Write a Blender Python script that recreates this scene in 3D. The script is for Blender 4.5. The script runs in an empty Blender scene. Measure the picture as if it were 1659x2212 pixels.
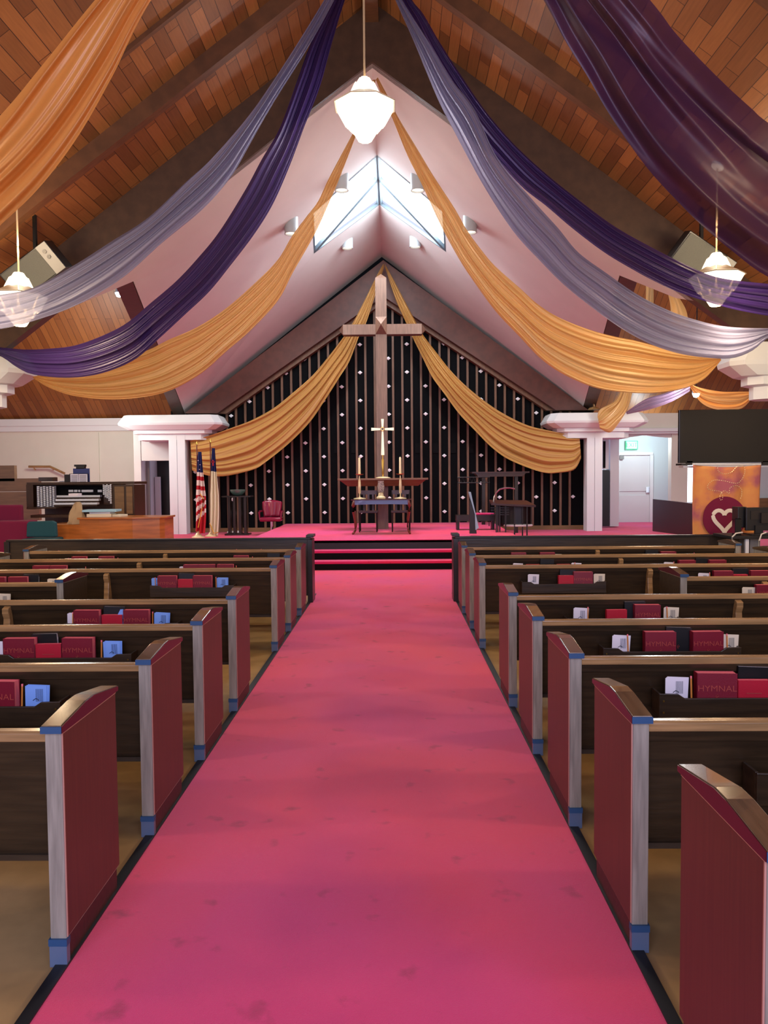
import bpy, bmesh, math, random
from mathutils import Vector, Matrix
random.seed(7)
S = bpy.context.scene
COL = S.collection
# ------------------------------------------------------------------ camera
F = 1661.0; W, H = 1659, 2212
CAMZ = 1.7
CAM = Vector((0, 0, CAMZ))
TH = math.radians(0.5)
vu, vv = (851-829.5)/F, (1106-1032)/F
du = vu*math.cos(TH)+vv*math.sin(TH); dv = -vu*math.sin(TH)+vv*math.cos(TH)
FW = Vector((-du, 1, -dv)).normalized()
R0 = FW.cross(Vector((0, 0, 1))).normalized(); U0 = R0.cross(FW)
RT = R0*math.cos(TH)-U0*math.sin(TH); UP = U0*math.cos(TH)+R0*math.sin(TH)
cd = bpy.data.cameras.new('camera'); cam = bpy.data.objects.new('camera', cd); COL.objects.link(cam)
cam.matrix_world = Matrix(((RT.x, UP.x, -FW.x, 0), (RT.y, UP.y, -FW.y, 0), (RT.z, UP.z, -FW.z, CAMZ), (0, 0, 0, 1)))
cd.sensor_fit = 'VERTICAL'; cd.sensor_height = 24; cd.lens = 24*F/H; cd.clip_end = 200; cd.clip_start = .05
S.camera = cam
def ray(px, py):
    return FW + RT*((px-W/2)/F) + UP*((H/2-py)/F)
def P(px, py, Y):
    d = ray(px, py); t = Y/d.y
    return CAM + d*t
def PZ(px, py, z):
    d = ray(px, py); t = (z-CAMZ)/d.z
    return CAM + d*t
def PP(px, py, p0, n):
    d = ray(px, py); t = (p0-CAM).dot(n)/d.dot(n)
    return CAM + d*t
# ------------------------------------------------------------------ world, exposure, lights
S.view_settings.view_transform = 'Standard'
S.view_settings.look = 'None'
S.view_settings.gamma = 1
S.view_settings.use_curve_mapping = False
S.view_settings.exposure = 0.45
wd = bpy.data.worlds.new('world'); S.world = wd; wd.use_nodes = True
bg = wd.node_tree.nodes['Background']; bg.inputs[0].default_value = (.66, .74, 1, 1); bg.inputs[1].default_value = .75
X0 = -0.27
def area(name, loc, target, sx, sy, power, color):
    l = bpy.data.lights.new(name, 'AREA'); l.shape = 'RECTANGLE'; l.size = sx; l.size_y = sy; l.energy = power; l.color = color
    o = bpy.data.objects.new(name, l); COL.objects.link(o); o.location = loc
    o.rotation_euler = (Vector(target)-Vector(loc)).to_track_quat('-Z', 'Y').to_euler()
    return o
def point(name, loc, power, color, r=.15):
    l = bpy.data.lights.new(name, 'POINT'); l.energy = power; l.color = color; l.shadow_soft_size = r
    o = bpy.data.objects.new(name, l); COL.objects.link(o); o.location = loc
    return o
def spot(name, loc, target, power, color, ang=60, r=.1):
    l = bpy.data.lights.new(name, 'SPOT'); l.energy = power; l.color = color; l.shadow_soft_size = r; l.spot_size = math.radians(ang); l.spot_blend = .6
    o = bpy.data.objects.new(name, l); COL.objects.link(o); o.location = loc
    o.rotation_euler = (Vector(target)-Vector(loc)).to_track_quat('-Z', 'Y').to_euler()
    return o
# violet fill added for an unseen rear window; daylight of side windows, chancel roof light
area('rear_violet_fill', (0, -3.2, 3.2), (0, 8, .8), 7, 3.2, 330, (.76, .70, 1))
area('left_window_light', (-8.6, 6, 2.4), (0, 7, 1.2), 7, 2.2, 130, (.62, .78, 1))
area('right_window_light', (8.6, 6, 2.4), (0, 7, 1.2), 7, 2.2, 110, (.85, .88, 1))
for s in (-1, 1):
    nn = Vector((s*.595, 0, .804)); cc = Vector((X0+s*.69, 16.15, 7.74-.74*.69))+nn*.1
    area('roof_light', cc, cc-nn, 1.45, 1.95, 120, (.88, .95, 1)).rotation_euler = (0, s*math.radians(36.5), math.radians(0))
WARM = (1, .74, .46)
point('chancel_lamp_light', (X0, 13.2, 5.6), 30, (1, .86, .78))
# ------------------------------------------------------------------ materials
def nt(m): return m.node_tree.nodes, m.node_tree.links
def mat(name, col, rough=.6, metal=0, noise=0, scale=8, bump=0, stretch=(1, 1, 1), col2=None, spec=.5, coat=0, sheen=0, detail=5, space='Object'):
    m = bpy.data.materials.new(name); m.use_nodes = True; N, L = nt(m); b = N['Principled BSDF']
    c = tuple((x/255)**2.2 for x in col)
    b.inputs['Roughness'].default_value = rough; b.inputs['Metallic'].default_value = metal
    b.inputs['Specular IOR Level'].default_value = spec; b.inputs['Coat Weight'].default_value = coat
    b.inputs['Sheen Weight'].default_value = sheen
    b.inputs['Base Color'].default_value = c+(1,)
    if noise or bump or col2:
        tc = N.new('ShaderNodeTexCoord'); mp = N.new('ShaderNodeMapping'); mp.inputs['Scale'].default_value = stretch
        nz = N.new('ShaderNodeTexNoise'); nz.inputs['Scale'].default_value = scale; nz.inputs['Detail'].default_value = detail
        L.new(tc.outputs[space], mp.inputs[0]); L.new(mp.outputs[0], nz.inputs[0])
        if noise or col2:
            mx = N.new('ShaderNodeMix'); mx.data_type = 'RGBA'
            c2 = tuple((x/255)**2.2 for x in col2) if col2 else tuple(x*(1-noise) for x in c)
            mx.inputs[6].default_value = c+(1,); mx.inputs[7].default_value = c2+(1,)
            cr = N.new('ShaderNodeMapRange'); cr.inputs[1].default_value = .35; cr.inputs[2].default_value = .65
            L.new(nz.outputs[0], cr.inputs[0]); L.new(cr.outputs[0], mx.inputs[0]); L.new(mx.outputs[2], b.inputs['Base Color'])
        if bump:
            bp = N.new('ShaderNodeBump'); bp.inputs['Strength'].default_value = bump; bp.inputs['Distance'].default_value = .01
            L.new(nz.outputs[0], bp.inputs['Height']); L.new(bp.outputs[0], b.inputs['Normal'])
    return m
def emis(name, col, st):
    m = bpy.data.materials.new(name); m.use_nodes = True; N, L = nt(m); b = N['Principled BSDF']
    c = tuple((x/255)**2.2 for x in col)+(1,)
    b.inputs['Base Color'].default_value = c; b.inputs['Emission Color'].default_value = c; b.inputs['Emission Strength'].default_value = st
    return m
def fabric(name, col, transp=.15, transl=.5, rough=.7):
    m = bpy.data.materials.new(name); m.use_nodes = True; N, L = nt(m)
    N.remove(N['Principled BSDF']); out = N['Material Output']
    c = tuple((x/255)**2.2 for x in col)+(1,)
    d = N.new('ShaderNodeBsdfDiffuse'); t = N.new('ShaderNodeBsdfTranslucent'); g = N.new('ShaderNodeBsdfTransparent'); gl = N.new('ShaderNodeBsdfGlossy')
    tc = N.new('ShaderNodeTexCoord'); nz = N.new('ShaderNodeTexNoise'); nz.inputs['Scale'].default_value = 260; L.new(tc.outputs['Object'], nz.inputs[0])
    bp = N.new('ShaderNodeBump'); bp.inputs['Strength'].default_value = .04; bp.inputs['Distance'].default_value = .001; L.new(nz.outputs[0], bp.inputs['Height'])
    for n in (d, t): n.inputs['Color'].default_value = c; L.new(bp.outputs[0], n.inputs['Normal'])
    gl.inputs['Roughness'].default_value = .38; gl.inputs['Color'].default_value = tuple(min(1, .4+.6*x) for x in c[:3])+(1,)
    g.inputs['Color'].default_value = tuple(.35+.65*x for x in c[:3])+(1,)
    a = N.new('ShaderNodeMixShader'); a.inputs[0].default_value = transl; L.new(d.outputs[0], a.inputs[1]); L.new(t.outputs[0], a.inputs[2])
    b = N.new('ShaderNodeMixShader'); b.inputs[0].default_value = .10; L.new(a.outputs[0], b.inputs[1]); L.new(gl.outputs[0], b.inputs[2])
    e = N.new('ShaderNodeMixShader'); e.inputs[0].default_value = transp; L.new(b.outputs[0], e.inputs[1]); L.new(g.outputs[0], e.inputs[2])
    L.new(e.outputs[0], out.inputs[0])
    return m
def planks(name, c1, c2, cm, bw, bl, rough=.45):
    """boards with random tones, from the mesh's UV in metres"""
    m = bpy.data.materials.new(name); m.use_nodes = True; N, L = nt(m); b = N['Principled BSDF']
    b.inputs['Roughness'].default_value = rough
    lin = lambda c: tuple((x/255)**2.2 for x in c)+(1,)
    uv = N.new('ShaderNodeTexCoord'); br = N.new('ShaderNodeTexBrick')
    br.inputs['Scale'].default_value = 1; br.inputs['Brick Width'].default_value = bl; br.inputs['Row Height'].default_value = bw
    br.inputs['Mortar Size'].default_value = .004; br.offset = .37; br.offset_frequency = 2
    br.inputs['Color1'].default_value = lin(c1); br.inputs['Color2'].default_value = lin(c2); br.inputs['Mortar'].default_value = lin(cm)
    L.new(uv.outputs['UV'], br.inputs[0])
    mp = N.new('ShaderNodeMapping'); mp.inputs['Scale'].default_value = (2, 30, 1); L.new(uv.outputs['UV'], mp.inputs[0])
    nz = N.new('ShaderNodeTexNoise'); nz.inputs['Scale'].default_value = 1.5; nz.inputs['Detail'].default_value = 6; L.new(mp.outputs[0], nz.inputs[0])
    mx = N.new('ShaderNodeMix'); mx.data_type = 'RGBA'; mx.blend_type = 'MULTIPLY'; mx.inputs[0].default_value = .45
    L.new(br.outputs['Color'], mx.inputs[6]); L.new(nz.outputs[0], mx.inputs[7]); L.new(mx.outputs[2], b.inputs['Base Color'])
    bp = N.new('ShaderNodeBump'); bp.inputs['Strength'].default_value = .5; bp.inputs['Distance'].default_value = .004; bp.invert = True
    L.new(br.outputs['Fac'], bp.inputs['Height']); L.new(bp.outputs[0], b.inputs['Normal'])
    return m
def carpet_mat():
    m = mat('red_carpet', (206, 46, 80), .95, noise=.3, scale=1.3, sheen=.25, spec=.1, space='Object')
    N, L = nt(m); b = N['Principled BSDF']
    tc = N.new('ShaderNodeTexCoord')
    n1 = N.new('ShaderNodeTexNoise'); n1.inputs['Scale'].default_value = .55; n1.inputs['Detail'].default_value = 3
    n2 = N.new('ShaderNodeTexNoise'); n2.inputs['Scale'].default_value = 6; n2.inputs['Detail'].default_value = 8
    n3 = N.new('ShaderNodeTexNoise'); n3.inputs['Scale'].default_value = 420; n3.inputs['Detail'].default_value = 2
    for n in (n1, n2, n3): L.new(tc.outputs['Object'], n.inputs[0])
    lin = lambda c: tuple((x/255)**2.2 for x in c)+(1,)
    m1 = N.new('ShaderNodeMix'); m1.data_type = 'RGBA'; m1.inputs[6].default_value = lin((206, 50, 112)); m1.inputs[7].default_value = lin((216, 50, 90))
    r1 = N.new('ShaderNodeMapRange'); r1.inputs[1].default_value = .4; r1.inputs[2].default_value = .6; L.new(n1.outputs[0], r1.inputs[0]); L.new(r1.outputs[0], m1.inputs[0])
    m2 = N.new('ShaderNodeMix'); m2.data_type = 'RGBA'; m2.inputs[7].default_value = lin((120, 22, 52))
    r2 = N.new('ShaderNodeMapRange'); r2.inputs[1].default_value = .62; r2.inputs[2].default_value = .74; r2.inputs[4].default_value = .55; L.new(n2.outputs[0], r2.inputs[0]); L.new(r2.outputs[0], m2.inputs[0])
    L.new(m1.outputs[2], m2.inputs[6]); L.new(m2.outputs[2], b.inputs['Base Color'])
    bp = N.new('ShaderNodeBump'); bp.inputs['Strength'].default_value = .5; bp.inputs['Distance'].default_value = .006
    L.new(n3.outputs[0], bp.inputs['Height']); L.new(bp.outputs[0], b.inputs['Normal'])
    return m
M = dict(
 carpet=carpet_mat(),
 vinyl=mat('tan_vinyl', (172, 144, 100), .38, noise=.22, scale=5, spec=.4),
 rubber=mat('black_rubber', (22, 24, 30), .5),
 pew=mat('dark_oak', (55, 43, 29), .36, noise=.45, scale=3, bump=.12, stretch=(1.2, 12, 14)),
 pewv=mat('end_post_wood', (148, 144, 132), .33, noise=.35, scale=4, bump=.15, stretch=(14, 14, 1)),
 banding=mat('pale_edge_banding', (166, 122, 110), .5), rail=mat('rail_wood', (156, 124, 84), .2, noise=.35, scale=3, bump=.1, stretch=(1, 16, 16)),
 cap=mat('cap_wood', (92, 74, 56), .16, noise=.35, scale=3, stretch=(14, 1.5, 14), coat=.5),
 redpan=mat('maroon_laminate', (86, 50, 38), .4, noise=.22, scale=4, stretch=(1, 20, .6)),
 capside=mat('cap_side_maroon', (74, 16, 34), .3),
 tape=mat('blue_tape', (36, 72, 110), .5),
 sleeve=mat('plastic_sleeve', (84, 100, 126), .25),
 plinth=mat('scuffed_plinth', (70, 36, 34), .5, noise=.5, scale=30, stretch=(1, 3, 1)),
 darkscreen=mat('black_oak', (36, 30, 28), .35, noise=.3, scale=4, stretch=(1, 10, 10)),
 plank=planks('cedar_ceiling_boards', (164, 108, 62), (112, 72, 42), (50, 30, 18), .17, .95),
 plank2=planks('transept_boards', (150, 98, 50), (116, 70, 34), (40, 20, 10), .16, 3),
 beam=mat('dark_beam', (74, 54, 42), .5, noise=.3, scale=3, stretch=(2, 8, 2)),
 rafter=mat('rafter_wood', (96, 64, 42), .5, noise=.3, scale=3, stretch=(2, 8, 2)),
 gable=mat('gable_beam', (86, 50, 42), .5, noise=.25, scale=3, stretch=(2, 8, 2)),
 white=mat('white_plaster', (200, 196, 194), .7, noise=.04, scale=2),
 cream=mat('cream_wall', (214, 216, 202), .7, noise=.04, scale=2),
 trimw=mat('white_trim', (216, 222, 224), .5),
 sidewall=mat('side_plaster', (200, 196, 190), .8),
 blackwall=mat('black_wall', (7, 11, 16), .8, spec=.15, noise=.3, scale=2, stretch=(3, 1, .3)),
 blackpanel=mat('black_panel', (9, 10, 14), .7, spec=.15),
 mullion=mat('skylight_mullion', (84, 98, 108), .6), apron=mat('apron_blue_reflection', (92, 112, 158), .08, coat=1), lampbrim=mat('smoky_brim', (120, 108, 96), .3),
 slat=mat('slat_wood', (112, 82, 62), .5, noise=.3, scale=5, stretch=(4, 4, .6)),
 diamond=mat('white_diamond', (238, 238, 244), .3),
 gold=fabric('gold_fabric', (228, 184, 116), .10, .45),
 goldw=fabric('gold_satin', (200, 154, 88), .02, .2),
 goldup=fabric('amber_fabric', (222, 160, 92), .12, .5),
 silver=fabric('silver_fabric', (142, 144, 174), .14, .45),
 violet=fabric('violet_fabric', (58, 42, 98), .10, .4),
 plum=fabric('plum_fabric', (70, 42, 80), .3, .5),
 lav=fabric('lavender_fabric', (160, 140, 172), .1, .4),
 brass=mat('brass', (206, 168, 84), .28, 1),
 brassw=mat('pale_brass', (240, 224, 176), .3, .35),
 wax=mat('candle_wax', (240, 228, 180), .5),
 crossw=mat('cross_oak', (112, 84, 70), .42, noise=.3, scale=3, stretch=(8, 8, .8)),
 altar=mat('altar_oak', (118, 76, 50), .4, noise=.3, scale=3, stretch=(.8, 8, 8)),
 mahog=mat('mahogany', (112, 48, 26), .28, noise=.25, scale=4, stretch=(6, 6, 1), coat=.4),
 tabletop=mat('polished_tabletop', (60, 34, 26), .07, coat=1),
 black=mat('satin_black', (20, 20, 22), .4),
 blackg=mat('gloss_black', (8, 8, 9), .12),
 steel=mat('chrome', (200, 200, 204), .2, 1),
 grey=mat('grey_plastic', (120, 120, 118), .5),
 grille=mat('speaker_grey', (72, 74, 70), .7, noise=.3, scale=200),
 burg=mat('burgundy_leather', (122, 18, 52), .25, coat=.5),
 maroonf=mat('maroon_upholstery', (112, 18, 56), .9),
 teal=mat('teal_fabric', (26, 74, 82), .85),
 oak=mat('honey_oak', (184, 108, 46), .35, noise=.35, scale=2.4, stretch=(1, 1, 9), coat=.3),
 organ=mat('organ_walnut', (64, 44, 28), .35, noise=.35, scale=3, stretch=(9, 9, 1)),
 tanwood=mat('tan_panel', (128, 98, 60), .5, noise=.3, scale=2, stretch=(1, 9, 9)),
 cover=mat('hymnal_cover', (112, 12, 38), .42, bump=.1, scale=300),
 cover2=mat('songbook_cover', (166, 16, 44), .42, bump=.1, scale=300),
 pagesr=mat('red_page_edge', (232, 116, 130), .8),
 blackc=mat('black_cover', (14, 13, 16), .4),
 paper=mat('white_paper', (216, 214, 222), .8),
 bluecard=mat('blue_card', (116, 160, 232), .7),
 cream2=mat('cream_card', (214, 206, 182), .8),
 ink=mat('dark_ink', (40, 44, 60), .8),
 goldink=mat('faded_gold_letters', (150, 58, 52), .5),
 pencil=mat('pencil_paint', (190, 120, 50), .45),
 lead=mat('pencil_tip', (60, 40, 30), .6),
 screen=mat('tv_glass', (10, 9, 9), .18),
 green=mat('sea_green_glass', (76, 112, 100), .15, coat=.6),
 shelfdark=mat('dark_cherry', (58, 26, 28), .35, noise=.3, scale=4, stretch=(1, 8, 8)),
 bluegrey=mat('hall_wall', (196, 210, 212), .7),
 door=mat('door_paint', (206, 208, 210), .45),
 exitg=emis('exit_green', (70, 190, 130), .5), exitw=emis('exit_face', (190, 232, 214), .7),
 skyl=emis('skylight_glass', (232, 246, 255), 3), lampg=emis('lamp_shell_glass', (255, 240, 214), 1.5),
 bulb=emis('bulb_glow', (255, 236, 200), 25), bulbc=emis('cool_bulb_glow', (220, 245, 255), 22),
 winglow=emis('bright_window', (235, 240, 255), 3),
 flagr=mat('flag_red', (178, 28, 40), .7), flagw=mat('flag_white', (228, 218, 204), .7), flagb=mat('flag_blue', (26, 32, 84), .7),
 flagcream=mat('flag_cream', (226, 220, 186), .7), fringe=mat('gold_fringe', (206, 150, 50), .6),
 cable=mat('white_cable', (206, 200, 190), .5), dpurple=mat('dark_purple_cloth', (38, 22, 58), .9),
 can=mat('white_can', (168, 180, 186), .4), bagtan=mat('tan_paper', (176, 150, 112), .8),
 navy=mat('navy_cover', (44, 56, 110), .5), ltblue=mat('light_blue_cover', (150, 196, 214), .4),
 vasem=mat('carved_vase', (196, 186, 176), .4, noise=.85, scale=55, bump=.5), cord=mat('lamp_cord', (196, 176, 140), .6),
)
# ------------------------------------------------------------------ mesh helpers
def tag(o, label=None, cat=None, group=None, kind=None):
    if label: o['label'] = label
    if cat: o['category'] = cat
    if group: o['group'] = group
    if kind: o['kind'] = kind
    return o
def empty(name, loc, label=None, cat=None, group=None):
    o = bpy.data.objects.new(name, None); COL.objects.link(o); o.location = loc; o.empty_display_size = .1
    return tag(o, label, cat, group)
def root_loc(o):
    while o.parent: o = o.parent
    return Vector(o.location)
class MB:
    def __init__(s): s.v = []; s.f = []; s.uv = None
    def add(s, vs, fs):
        n = len(s.v); s.v += [Vector(v) for v in vs]; s.f += [tuple(n+i for i in f) for f in fs]; return s
    def box(s, x0, x1, y0, y1, z0, z1, rot=None, piv=None):
        vs = [Vector((x, y, z)) for z in (z0, z1) for y in (y0, y1) for x in (x0, x1)]
        if rot is not None:
            c = Vector(piv) if piv is not None else Vector(((x0+x1)/2, (y0+y1)/2, (z0+z1)/2))
            vs = [rot@(v-c)+c for v in vs]
        return s.add(vs, [(0, 2, 3, 1), (4, 5, 7, 6), (0, 1, 5, 4), (2, 6, 7, 3), (0, 4, 6, 2), (1, 3, 7, 5)])
    def prism(s, pts, axis, a, b):
        """pts 2-D polygon; axis 'x','y','z' is the extrusion direction from a to b"""
        n = len(pts)
        def mk(p, t):
            return {'x': (t, p[0], p[1]), 'y': (p[0], t, p[1]), 'z': (p[0], p[1], t)}[axis]
        vs = [mk(p, a) for p in pts]+[mk(p, b) for p in pts]
        return s.add(vs, [tuple(range(n))[::-1], tuple(range(n, 2*n))]+[(i, (i+1) % n, n+(i+1) % n, n+i) for i in range(n)])
    def lathe(s, prof, c, n=20, sx=1, sy=1):
        vs = []; m = len(prof)
        for i in range(n):
            a = 2*math.pi*i/n
            for r, z in prof: vs.append((c[0]+r*sx*math.cos(a), c[1]+r*sy*math.sin(a), c[2]+z))
        fs = [(i*m+j, ((i+1) % n)*m+j, ((i+1) % n)*m+j+1, i*m+j+1) for i in range(n) for j in range(m-1)]
        return s.add(vs, fs)
    def tube(s, pts, r, n=8, cap=True):
        pts = [Vector(p) for p in pts]; rs = r if isinstance(r, (list, tuple)) else [r]*len(pts)
        vs = []; up = Vector((0, 0, 1))
        for i, p in enumerate(pts):
            t = (pts[min(i+1, len(pts)-1)]-pts[max(i-1, 0)]).normalized()
            a = t.cross(up)
            if a.length < .05: a = t.cross(Vector((1, 0, 0)))
            a.normalize(); b = a.cross(t)
            for k in range(n):
                q = 2*math.pi*k/n; vs.append(p+(a*math.cos(q)+b*math.sin(q))*rs[i])
        m = len(pts)
        fs = [(i*n+k, i*n+(k+1) % n, (i+1)*n+(k+1) % n, (i+1)*n+k) for i in range(m-1) for k in range(n)]
        if cap: fs += [tuple(range(n))[::-1], tuple(range((m-1)*n, m*n))]
        return s.add(vs, fs)
    def grid(s, P2):
        n, m = len(P2), len(P2[0])
        return s.add([p for r in P2 for p in r], [(i*m+j, i*m+j+1, (i+1)*m+j+1, (i+1)*m+j) for i in range(n-1) for j in range(m-1)])
    def xf(s, mtx):
        s.v = [mtx@v for v in s.v]; return s
    def build(s, name, m, parent=None, smooth=False, bevel=0, fixn=True, uvf=None):
        if parent is not None: o0 = root_loc(parent)
        else:
            xs = [v.x for v in s.v]; ys = [v.y for v in s.v]; zs = [v.z for v in s.v]
            o0 = Vector(((min(xs)+max(xs))/2, (min(ys)+max(ys))/2, min(zs)))
        me = bpy.data.meshes.new(name); me.from_pydata([v-o0 for v in s.v], [], s.f); me.update()
        if fixn:
            bm = bmesh.new(); bm.from_mesh(me); bmesh.ops.recalc_face_normals(bm, faces=bm.faces); bm.to_mesh(me); bm.free()
        if uvf:
            ul = me.uv_layers.new(name='uv')
            for lp in me.loops:
                ul.data[lp.index].uv = uvf(me.vertices[lp.vertex_index].co+o0)
        if smooth:
            me.polygons.foreach_set('use_smooth', [True]*len(me.polygons))
            me.set_sharp_from_angle(angle=math.radians(40))
        me.materials.append(M[m] if isinstance(m, str) else m)
        o = bpy.data.objects.new(name, me); COL.objects.link(o)
        if parent is not None: o.parent = parent
        else: o.location = o0
        if bevel:
            bv = o.modifiers.new('bevel', 'BEVEL'); bv.width = bevel; bv.segments = 2; bv.limit_method = 'ANGLE'
        return o
def struct(mb, name, m, **k):
    o = mb.build(name, m, **k)
    if not k.get('parent'): o['kind'] = 'structure'
    return o
def dup(r, loc, rot=(0, 0, 0), label=None, group=None, scale=None):
    c = r.copy(); COL.objects.link(c); c.location = loc; c.rotation_euler = rot
    if scale: c.scale = scale
    if label: c['label'] = label
    if group: c['group'] = group
    def rec(a, b):
        for ch in KIDS(a):
            d = ch.copy(); COL.objects.link(d); d.parent = b; rec(ch, d)
    rec(r, c)
    return c
def KIDS(a): return [o for o in list(bpy.data.objects) if o.parent == a]
def letters(txt, size, name, m, parent, loc, rot=(math.pi/2, 0, 0), depth=.0006, align='CENTER', sx=1):
    cu = bpy.data.curves.new(name, 'FONT'); cu.body = txt; cu.size = size; cu.extrude = depth; cu.align_x = align; cu.align_y = 'CENTER'
    t = bpy.data.objects.new(name, cu); COL.objects.link(t)
    dg = bpy.context.evaluated_depsgraph_get(); me = bpy.data.meshes.new_from_object(t.evaluated_get(dg))
    bpy.data.objects.remove(t)
    mt = Matrix.Translation(Vector(loc))@Matrix.Rotation(rot[2], 4, 'Z')@Matrix.Rotation(rot[0], 4, 'X')@Matrix.Diagonal((sx, 1, 1, 1))
    me.transform(mt); me.materials.clear(); me.materials.append(M[m])
    o = bpy.data.objects.new(name, me); COL.objects.link(o); o.parent = parent
    return o
def pbox(mb, x0, x1, y0, y1, Y, d):
    """box whose near face at depth Y spans the picture rectangle, d metres deep"""
    a = P(x0, y0, Y); b = P(x1, y1, Y); c = P(x0, y1, Y); e = P(x1, y0, Y)
    X0_ = (a.x+c.x)/2; X1_ = (b.x+e.x)/2; Z1_ = (a.z+e.z)/2; Z0_ = (b.z+c.z)/2
    return mb.box(X0_, X1_, Y, Y+d, Z0_, Z1_)
def rx(a): return Matrix.Rotation(a, 3, 'X')
def rz(a): return Matrix.Rotation(a, 3, 'Z')
def ry(a): return Matrix.Rotation(a, 3, 'Y')
# ================================================================== THE SETTING
SL = .74
def roofz(dx, zr): return zr-SL*abs(dx)
# floors
struct(MB().box(-14, 14, -4.5, 26, -.1, -.004), 'floor', 'vinyl')
def zoneplane(name, pts, z0, z1, m):
    return struct(MB().prism(pts, 'z', z0, z1), name, m)
AL, AR = -1.15, .83
zoneplane('floor_aisle_carpet', [(AL+.0, -4.5), (AR-.0, -4.5), (AR, 11.2), (6, 11.2), (6, 14.12), (-3.3, 14.12), (-3.3, 11.7), (-6, 11.7), (-6, 11.2), (AL, 11.2)], 0, .008, 'carpet')
for x0, x1, n in ((AL-.045, AL, 'left'), (AR, AR+.045, 'right')):
    struct(MB().box(x0, x1, -4.5, 11.2, 0, .014), 'trim_1' if n == 'left' else 'trim_2', 'rubber')
# chancel floor and stepped platform
zoneplane('floor_chancel', [(-13, 11.75), (-3.35, 11.75), (-3.35, 14.72), (13, 14.72), (13, 26), (-13, 26)], 0, .30, 'carpet')
a = PZ(615, 1133, .51); b = PZ(555, 1158, .51); c = PZ(1068, 1130, .51); d = PZ(1106, 1152, .51)
tl = (14.7-b.y)/(a.y-b.y); xl = b.x+(a.x-b.x)*tl
tr = (14.7-d.y)/(c.y-d.y); xr = d.x+(c.x-d.x)*tr
platform_poly = [(xl, 14.7), (xr, 14.7), (d.x, d.y), (c.x, 20.2), (a.x, 20.2), (b.x, b.y)]
pl = struct(MB().prism(platform_poly, 'z', .30, .502), 'floor_platform', 'rubber')
MB().prism([(x, y) for x, y in platform_poly], 'z', .46, .512).build('platform_carpet', 'carpet', pl)
for i, (y0, z) in enumerate(((14.1, .17), (14.4, .34))):
    st = struct(MB().box(xl, xr, y0+.01, 14.75, z-.17+.002, z-.05), 'trim_%d' % (3+i), 'blackpanel')
    MB().box(xl, xr, y0, 14.75, z-.05, z).build('tread_carpet', 'carpet', st, bevel=.012)
struct(MB().box(xl, xr, 14.71, 14.76, .34, .46), 'trim_5', 'blackpanel')
# nave roof
ZR = 8.6
def roofplane(side, y0, y1, dx0, dx1, zr, name, m, uvs=0):
    x0, x1 = X0+side*dx0, X0+side*dx1
    z0, z1 = roofz(dx0, zr), roofz(dx1, zr)
    mb = MB(); t = .12
    mb.add([(x0, y0, z0), (x0, y1, z0), (x1, y1, z1), (x1, y0, z1), (x0, y0, z0+t), (x0, y1, z0+t), (x1, y1, z1+t), (x1, y0, z1+t)],
           [(0, 1, 2, 3), (4, 7, 6, 5), (0, 4, 5, 1), (1, 5, 6, 2), (2, 6, 7, 3), (3, 7, 4, 0)])
    return struct(mb, name, m, uvf=lambda v: ((v.y+uvs), abs(v.x-X0)*1.244))
roofplane(-1, -4.5, 12.0, 0, 7.2, ZR, 'ceiling_nave_left', 'plank')
roofplane(1, -4.5, 12.0, 0, 7.2, ZR, 'ceiling_nave_right', 'plank', 3.3)
def gablebeam(mb, y0, y1, zb, zt, dx1, x0=X0, dx0=0.0):
    """beam pair following the roof slope; zb/zt heights of its soffit and top at the ridge"""
    for s in (-1, 1):
        pts = [(x0+s*dx0, zb-SL*dx0), (x0+s*dx1, zb-SL*dx1), (x0+s*dx1, zt-SL*dx1), (x0+s*dx0, zt-SL*dx0)]
        mb.prism(pts, 'y', y0, y1)
    return mb
for i, (y0, w, dp) in enumerate(((.9, .13, .2), (3.9, .13, .2), (6.85, .13, .2), (8.9, .06, .05), (9.95, .13, .2))):
    struct(gablebeam(MB(), y0-w/2, y0+w/2, ZR-dp/.8, ZR+.05, 7.1), 'ceiling_rafter_%d' % (i+1), 'rafter')
struct(MB().box(X0-.1, X0+.1, -4.5, 11.5, ZR-.3, ZR+.05), 'ceiling_ridge_beam', 'rafter')
# great arch at the end of the nave
struct(gablebeam(MB(), 11.45, 11.62, 7.74, ZR+.06, 6.4), 'ceiling_arch', 'beam')
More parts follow.
